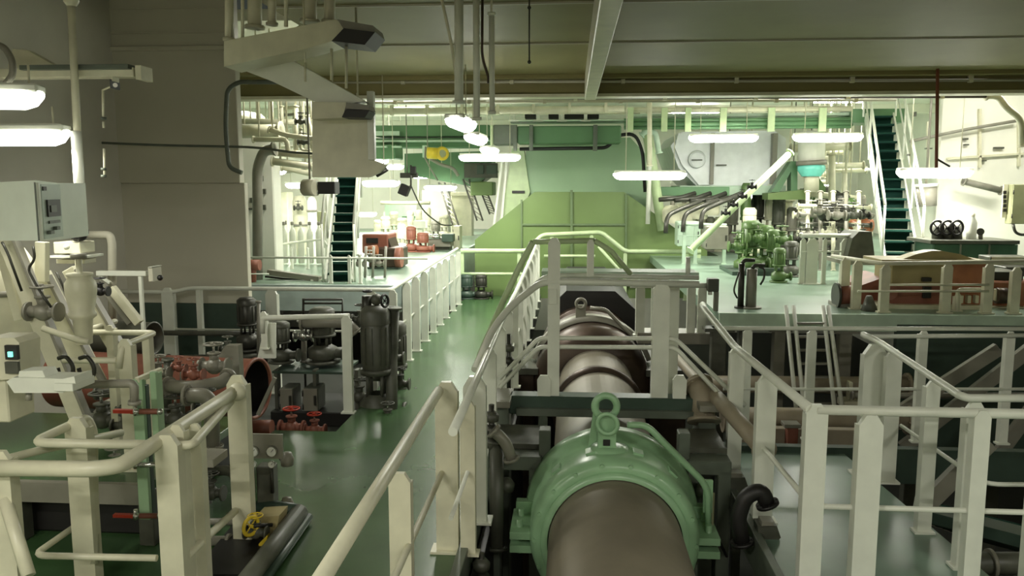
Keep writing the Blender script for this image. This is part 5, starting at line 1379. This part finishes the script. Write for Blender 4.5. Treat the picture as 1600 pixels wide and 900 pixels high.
t = railing('inner_railing', 'low cream frame in front of the orange panel', [PT((1496, 492, 9.1), (1496, 452, 9.1), (1545, 452, 9.1))], [(at(1497, 460, 9.12).x, 9.12, Z3, 1.05, .07)], [], r=.02, rad=.05, m=CREAM)
wb = thing('workbench', 'long dark green workbench before the bright right wall', 'bench', at(1525, 410, 11.5))
pbox(1454, 376, 1594, 381, 11.4, .8).to('bench_top', MACH, wb)
pbox(1456, 381, 1592, 412, 11.5, .6).to('bench_body', BENCHG, wb)
for x_ in (1500, 1545):
    pbox(x_, 382, x_ + 3, 410, 11.46, .05).to('door_edge', GREYP, wb)
for i, x_ in enumerate((1464, 1480, 1495)):
    t = thing('handwheel_valve', ('leftmost', 'middle', 'rightmost')[i] + ' dark handwheel valve standing on the green workbench', 'valve', at(x_, 376, 11.7))
    MB().cyl(at(x_, 376, 11.75), at(x_, 352, 11.75), .07, 14).to('valve_body', MACH, t)
    handwheel_mb(at(x_, 356, 11.62), .10, (.3, -1, 0), .018).to('handwheel', BLACK, t)
    MB().cyl(at(x_, 356, 11.62), at(x_ + 2, 356, 11.75), .02, 8).to('spindle', DMET, t)
t = thing('white_flask', 'tall white bottle standing on the green workbench', 'bottle', at(1517, 376, 11.7)); MB().lathe([(.06, 0), (.065, .02), (.065, .25), (.03, .33), (.03, .37), (0, .38)], at(1517, 376, 11.7), n=16).to('bottle_body', WHITE, t); MB().lathe([(.033, .34), (.035, .38), (0, .385)], at(1517, 376, 11.7), n=12).to('bottle_cap', CREAM, t)
t = thing('grinder', 'small dark grinder at the bench right of the white bottle', 'tool', at(1532, 376, 11.7)); MB().cyl(at(1532, 362, 11.65), at(1532, 362, 11.8), .05, 14).to('disc', DMET, t); MB().cyl(at(1532, 376, 11.72), at(1532, 362, 11.72), .03, 10).to('stand', GREYP, t)
t = thing('grey_drum', 'grey hanging drum right of the right green stairs', 'drum', at(1447, 322, 12.9)); MB().cyl(at(1447, 322, 12.9), at(1447, 290, 12.9), .15, 22).to('drum_body', GREYP, t); MB().cyl(at(1447, 292, 12.9), at(1447, 287, 12.9), .17, 22).to('drum_lid', WHITE, t); MB().cyl(at(1447, 287, 12.9), Vector((at(1447, 287, 12.9).x, 12.9, 4.34)), .02, 8).to('hanger', GREYP, t)
eb = cabinet('olive grey electrical box on the wall at the right edge', at(1578, 350, 11.9), at(1604, 288, 12.05), OLIVE, name='electrical_box')
ppipe('dark cable looping below the olive electrical box', [(1583, 350, 11.9), (1586, 364, 11.9), (1600, 368, 11.9), (1615, 360, 11.9)], .02, DMET, name='cable', cat='cable', flanges=False)
st = thing('label_strip', 'cream strip with black marks left of the olive box', 'sign', at(1571, 335, 12.0)); pbox(1565, 288, 1576, 340, 12.0, .03).to('strip', CREAM, st)
for k in range(5):
    pbox(1568, 298 + k * 7, 1573, 303 + k * 7, 11.98, .02).to('mark', BLACK, st)
ppipe('grey sloping pipe on the overexposed right wall', [(1505, 283, 13), (1565, 298, 13)], .05, GREYP)
cabinet('grey tool box at the right end of green workbench', at(1545, 420, 10.8), at(1590, 398, 11.1), CREAM, MACH)
cabinet('dark box on the deck behind the small red compressor', at(1570, 432, 10.4), at(1606, 414, 10.7), DMET)
t = thing('lower_cabinet_row', 'grey low cabinet left of the green workbench', 'cabinet', at(1440, 405, 12.2)); pbox(1425, 370, 1452, 405, 12.3, .3).to('body', MACH, t); pbox(1427, 373, 1450, 376, 12.28, .03).to('handle_bar', GREYP, t)

# right flat, left end: stands and hose
for i, (x_, y0, y1, mm, r_, lb) in enumerate(((1158, 412, 470, DMET, .035, 'black upright stand with curved head at right flat edge'), (1174, 420, 462, GREYP, .06, 'grey cylinder standing beside the black stand'))):
    t = thing('hose_stand', lb, 'stand', Vector((at(x_, 450, 9.2).x, 9.2, Z3)))
    b_ = at(x_, 450, 9.2); tz = at(x_, y0, 9.2).z
    MB().cyl((b_.x, 9.2, Z3), (b_.x, 9.2, tz), r_, 14).to('column', mm, t)
    MB().tube([(b_.x, 9.2, tz), (b_.x + .03, 9.2, tz + .04), (b_.x + .14, 9.2, tz + .04)], .022, 8, .02).to('head', DMET, t)
    MB().cyl((b_.x, 9.2, Z3), (b_.x, 9.2, Z3 + .02), r_ * 2, 16).to('foot', mm, t)
ppipe('thin black hose curling by the grey cylinder on right flat', [(1185, 417, 9.2), (1195, 420, 9.2), (1194, 435, 9.2), (1188, 445, 9.2)], .012, DMET, name='hose', cat='hose', rad=.08, flanges=False)
ppipe('thin black hose hanging left of the black stand', [(1155, 425, 9.15), (1150, 440, 9.15), (1146, 455, 9.15), (1152, 466, 9.15)], .010, DMET, name='hose', cat='hose', rad=.08, flanges=False)
t = thing('junction_box', 'grey square junction box at the left corner of right flat', 'box', at(1113, 460, 8.6)); pbox(1106, 436, 1124, 456, 8.9, .12).to('box_body', MACH, t); pbox(1107, 456, 1113, 461, 8.88, .04).to('lamp_glint', CHROM, t); MB().box((at(1116, 456, 8.93).x, 8.93, Z3), (at(1122, 456, 8.98).x, 8.98, at(1116, 456, 8.93).z)).to('post', GREYP, t)

# ---------------------------------------------------------------- under the right flat
for i, (x_, Y, w__, mm, y1) in enumerate(((1120, 8.75, .16, MACH, 620), (1214, 8.8, .12, GREYP, 640), (1316, 8.75, .13, GREYP, 640), (1158, 9.0, .10, MACH, 640), (1430, 8.9, .14, MACH, 700), (1560, 8.9, .14, MACH, 700))):
    t = thing('support_column', ('dark support column behind stile, leftmost under the right flat', 'grey support column just left of the ladder', 'pale support column just right of the ladder', 'thin dark support column under the hose stands', 'dark support column under the orange machine', 'dark support column under the red compressor')[i], 'column', Vector((at(x_, 600, Y).x, Y, -2.6)))
    xx = at(x_, 600, Y).x
    MB().box((xx - w__ / 2, Y - .05, -2.6), (xx + w__ / 2, Y + .08, .70)).to('column_shaft', mm, t)
    MB().box((xx - w__, Y - .08, .66), (xx + w__, Y + .12, .70)).to('head_plate', mm, t)
la = thing('ladder', 'white steep ladder descending from the right flat to lower pipes', 'ladder', at(1275, 640, 7.9))
for x0, x1 in ((1228, 1244), (1240, 1256), (1286, 1304), (1294, 1316)):
    MB().tube(PT((x0, 478, 8.55), (x1, 640, 7.95)), .022, 8).to('ladder_rail', WHITE, la)
for k in range(7):
    t_ = k / 7
    y_ = 505 + k * 21
    MB().bar(at(1244 + k * 1.6, y_, 8.45 - t_ * .45), at(1290 + k * 2.2, y_, 8.45 - t_ * .45), .05, .02).to('rung', GREYP, la)
ppipe('large brown grey pipe crossing below the ladder', [(1128, 652, 7.6), (1420, 655, 7.6)], .10, TANP)
ppipe('cream pipe crossing behind the ladder foot', [(1085, 600, 8.4), (1420, 602, 8.4)], .09, TANP)
ppipe('thin cream pipe low behind the right railing', [(1330, 618, 8.0), (1640, 618, 8.0)], .03, GREYP)
tag(MB().box(at(1150, 707, 7.3), at(1352, 668, 7.4)).to('side_plate', TANP), 'tan plate wall below the large brown grey pipe', 'plate')
t = thing('pipe_support', 'brown pipe support block below the large crossing pipe', 'support', at(1235, 700, 7.2)); pbox(1230, 668, 1248, 700, 7.2, .1).to('block', BROWN, t); pbox(1226, 664, 1252, 669, 7.18, .14).to('saddle', GREYP, t)
t = thing('valve_bench', 'cream channel support right of the ladder foot', 'support', at(1345, 640, 8)); pbox(1318, 628, 1352, 638, 8, .2).to('shelf', CREAM, t); pbox(1326, 598, 1333, 640, 8.05, .1).to('upright', CREAM, t)
for i, (x0, y0, x1, y1) in enumerate(((1372, 665, 1560, 545), (1410, 700, 1610, 545), (1560, 710, 1640, 600), (1445, 790, 1545, 690))):
    t = thing('brace', ('upper left pale diagonal brace behind the stairwell railing', 'long pale diagonal brace crossing behind the stairwell railing', 'pale diagonal brace at the right edge below the front railing', 'short pale diagonal brace low in the stairwell')[i], 'brace', at(x0, y0, 7.6 if i < 3 else 5.6))
    Y_ = 7.6 if i < 3 else 5.6
    MB().bar(at(x0, y0, Y_), at(x1, y1, Y_), .12, .06, up=(0, 1, 0)).to('brace_bar', GREYP, t)
    MB().bar(at(x0, y0, Y_ + .05), at(x1, y1, Y_ + .05), .02, .10, up=(0, 1, 0)).to('brace_web', GREYP, t)
stairs('pit_stairs', 'dark stairs going down in the stairwell at lower right', at(1600, 850, 6.6) , Vector((2.75, 5.4, -.05)), .7, 8, m=GDARK, rails=False)
t = thing('bilge_pipe', 'grey horizontal pipe at the bottom right corner below the railing', 'pipe', at(1540, 880, 5.0)); MB().tube(PT((1470, 880, 5.0), (1660, 880, 5.0)), .07, 14).to('pipe_body', MACH, t); MB().cyl(at(1545, 880, 5.0), at(1551, 880, 5.0), .09, 16).to('flange', GREYP, t)
tag(pbox(1390, 480 + 30, 1640, 710, 8.6, .08).to('bulkhead_plate', GDARK), 'dark bulkhead plate beneath the orange machine', 'plate')
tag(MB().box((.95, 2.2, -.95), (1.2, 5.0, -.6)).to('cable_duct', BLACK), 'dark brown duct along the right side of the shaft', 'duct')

# pit bits near shaft
ppipe('long cream pipe running away right of the stile leg', [(1195, 705, 5.3), (1130, 632, 6.0), (1080, 580, 7.3), (1050, 548, 8.6)], .06, TANP, rad=.4)
ppipe('short tan elbow beneath the long cream pipe', [(1100, 660, 6.2), (1098, 620, 6.3), (1088, 600, 6.4)], .09, TANP, rad=.2)
ppipe('black ring hose beside the right pit frame', [(1160, 850, 4.9), (1152, 810, 4.9), (1165, 775, 4.9), (1190, 765, 4.9), (1200, 790, 4.9)], .05, BLACK, name='hose', cat='hose', rad=.2)
for i, (x_, y_, Y) in enumerate(((1150, 762, 5.8), (1200, 838, 5.05))):
    t = thing('post_socket', ('grey socket block under the farther post of right pit railing', 'grey socket block under the nearer post of right pit railing')[i], 'socket', at(x_, y_ + 10, Y))
    ppoly([(x_ - 16, y_ - 16), (x_ + 14, y_ - 16), (x_ + 20, y_ + 2), (x_ + 10, y_ + 14), (x_ - 14, y_ + 10)], Y - .12, .12).to('socket_block', MACH, t)
    pbox(x_ - 10, y_ - 22, x_ + 10, y_ - 15, Y - .12, .1).to('collar', GREYP, t)
for i, (x_, y0, Y) in enumerate(((768, 640, 5.4), (795, 530, 7.5), (752, 872, 4.6))):
    t = thing('valve_stack', ('dark valve stack at the pit edge left of the stile foot', 'dark valve stack behind the long walkway railing', 'dark capped fitting at the bottom of the left pit edge')[i], 'valve', at(x_, y0 + 60, Y))
    for k in range(3):
        MB().lathe([(0, 0), (.05, .01), (.055, .05), (.03, .08), (0, .08)], at(x_, y0 + 20 * (k + 1), Y), n=14).to('valve_body', (MACH, DMET, MACH)[k], t)
    MB().cyl(at(x_, y0 + 90, Y), at(x_, y0 - 8, Y), .02, 8).to('stem', DMET, t)
ppipe('grey elbow pipe at the left pit frame', [(770, 672, 5.3), (790, 690, 5.3), (800, 720, 5.3)], .04, GREYP)
ppipe('dark vertical pipe on left pit wall beside the ring', [(776, 690, 5.4), (776, 860, 5.2)], .05, MACH)
t = thing('lube_pipe', 'thin yellow green pipe on the right side of the bearing ring', 'pipe', at(1110, 850, 5.2)); MB().tube(PT((1114, 770, 5.2), (1112, 830, 5.2), (1106, 845, 5.2)), .012, 8).to('pipe_body', OLIVE, t); MB().tube(PT((1118, 835, 5.2), (1136, 870, 5.2)), .01, 8).to('drain', BLACK, t)
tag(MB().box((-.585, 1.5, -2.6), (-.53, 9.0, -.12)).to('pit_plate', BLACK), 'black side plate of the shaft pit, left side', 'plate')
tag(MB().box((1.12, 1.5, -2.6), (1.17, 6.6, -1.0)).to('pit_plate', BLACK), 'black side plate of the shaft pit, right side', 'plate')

hang_from(ft2, 484, 283, 9.45, 3.6); hang_from(ho, 668, 232, 17.0, 4.35); hang_from(sp, 636, 270, 15.05, 4.35); hang_from(cy, 1268, 206, 16.2, 4.35)
hang_from(bk, 1240, 255, 16.6, 4.35); hang_from(tk, 1140, 210, 18, 4.35)

# fittings and seams on the bright right bulkhead
for i, (x_, y_, w_, h_, lb) in enumerate(((1431, 178, 3, 7, 'small dark clip high on the bright right wall'), (1510, 217, 7, 3, 'upper small grey plate on the bright right wall'), (1511, 226, 7, 2, 'lower small grey plate on the bright right wall'),
      (1562, 231, 15, 3, 'long dark slot plate on the bright right wall'), (1452, 232, 10, 2, 'thin grey plate beside the long dark hanging rod'), (1538, 251, 8, 2, 'short grey plate above the right wall lamp'), (1421, 242, 4, 3, 'small black knob on the wall right of the green stairs'))):
    t = thing('wall_fitting', lb, 'fitting', at(x_, y_, 13.15)); pbox(x_ - w_ / 2, y_ - h_ / 2, x_ + w_ / 2, y_ + h_ / 2, 13.14, .06).to('plate', MACH, t)
for i, (x0, y0, x1, y1) in enumerate(((1450, 190, 1450, 262), (1531, 170, 1531, 262), (1480, 248, 1600, 240), (1592, 190, 1592, 260))):
    a_, b_ = at(x0, y0, 13.17), at(x1, y1, 13.17)
    struct('trim_%d' % (40 + i), MB().bar(a_, b_, .035, .05, up=(0, 1, 0)), CREAM)
# more overhead pipework between trunk and hanging plate
random.seed(5)
for i in range(12):
    y_ = 160 + i * 10; x0 = 395 + random.randint(0, 50); x1 = x0 + random.randint(40, 95); Y = 13 + i * .22
    pts = [(x0, y_, Y), (min(x1, 498), y_ + random.randint(-4, 5), Y)]
    hangers(ppipe('cream overhead pipe in the tangle right of the casing trunk', pts, random.choice((.025, .035, .05)), random.choice((CREAM, GREYP, WHITE)), group='overhead pipe tangle'), PT(*pts), 4.35)
for i in range(5):
    x_ = 402 + i * 19
    hangers(ppipe('upright cream pipe in the tangle right of the casing trunk', [(x_, 150, 12.6 + .3 * i), (x_ + 2, 200 + 12 * i, 12.6 + .3 * i)], .03, CREAM, group='upright pipe tangle'), PT((x_, 150, 12.6 + .3 * i), (x_ + 2, 152, 12.6 + .3 * i)), 4.35)
# small gear far on the left flat, beyond the brown machine
for i in range(9):
    x_ = 590 + i * 13; Y = 20 + (i % 3) * .8
    b_ = at(x_, 380, Y); b_.z = Z3
    vpump('small far pump among the gear before the pale green panel', b_, random.uniform(.5, .9), random.uniform(.09, .15), random.choice((CREAM, WHITE, GREYP, CREAM)), group='far small pumps on the left flat')
for i in range(4):
    cabinet('white far cabinet in a row beyond the pale green panel', at(600 + i * 34, 392, 25), at(622 + i * 34, 330 + 6 * (i % 2), 25.3), (WHITE, PALEG, CREAM, WHITE)[i], group='far cabinets on the left flat')
# gear before the diagonal pipe on the right flat
for i in range(6):
    x_ = 1066 + i * 14; b_ = at(x_, 385, 17.6); b_.z = Z3
    vpump('pale fuel pump in the row beside the engine right flank', b_, .75, .11, (CREAM, GREYP)[i % 2], group='fuel pumps beside the engine')
hang_from(gx, 655, 317, 21, 4.35) if False else None
# fixings
for nm, (px_, py_, Y_, zc_) in {'vertical cream pipe right of the engine riser pipes': (1015, 136, 14, 4.35), 'cream bent pipe right of the engine casing': (1010, 206, 15.4, 4.35), 'thin rod between the two branch ducts, left one': (477, 99, 5.7, 3.6),
      'sagging cable bundle below the yellow hoist': (690, 258, 17.2, 4.35), 'thick dark bracket at the lower right of hanging plate': (600, 267, 10, 3.6), 'thin cream overhead rail before the pale green panel': (610, 317, 21, 4.35),
      'thinner cream drop pipe, right one of three': (768, 30, 5.85, 3.6), 'flat cream screening plate hanging below the lower branch duct': (560, 190, 6.28, 3.6), 'lower cream branch duct sloping right above the hanging plate': (520, 150, 6.1, 3.6)}.items():
    for o_ in list(COL.objects):
        if o_.get('label') == nm: hang_from(o_, px_, py_, Y_, zc_, CREAM, .008)

random.seed(21)
for i in range(16):
    x_ = 1146 + i * 13 + random.uniform(-4, 4); Y = 15.5 + random.uniform(0, 3)
    b_ = at(x_, 380, Y); b_.z = Z3
    vpump('upright pump standing in the crowded background right of the engine', b_, random.uniform(.7, 1.5), random.uniform(.10, .17), random.choice((CREAM, GREYP, MACH, DMET, PUMPG, WHITE)), group='background pumps on the right flat')
for i in range(9):
    x0 = 1240 + random.uniform(0, 60); y_ = 236 + i * 10; Y = 18 + random.uniform(0, 2)
    pts = [(x0, y_, Y), (x0 + random.uniform(30, 60), y_ + random.uniform(-4, 4), Y)]
    hangers(ppipe('short overhead pipe beside the white and teal cylinder', pts, random.choice((.04, .06, .09)), random.choice((CREAM, GREYP, CREAM)), group='overhead pipes beside the teal cylinder'), PT(*pts), 4.35)
for i in range(4):
    x0 = 1050 + i * 24
    ppipe('dark exhaust pipe running under the silver tank', [(x0 - 20, 312 + i, 15.6), (x0 + 10, 310 + i, 15.7), (x0 + 36, 302, 15.9)], .045, DMET, flanges=False, group='dark pipes under the silver tank')
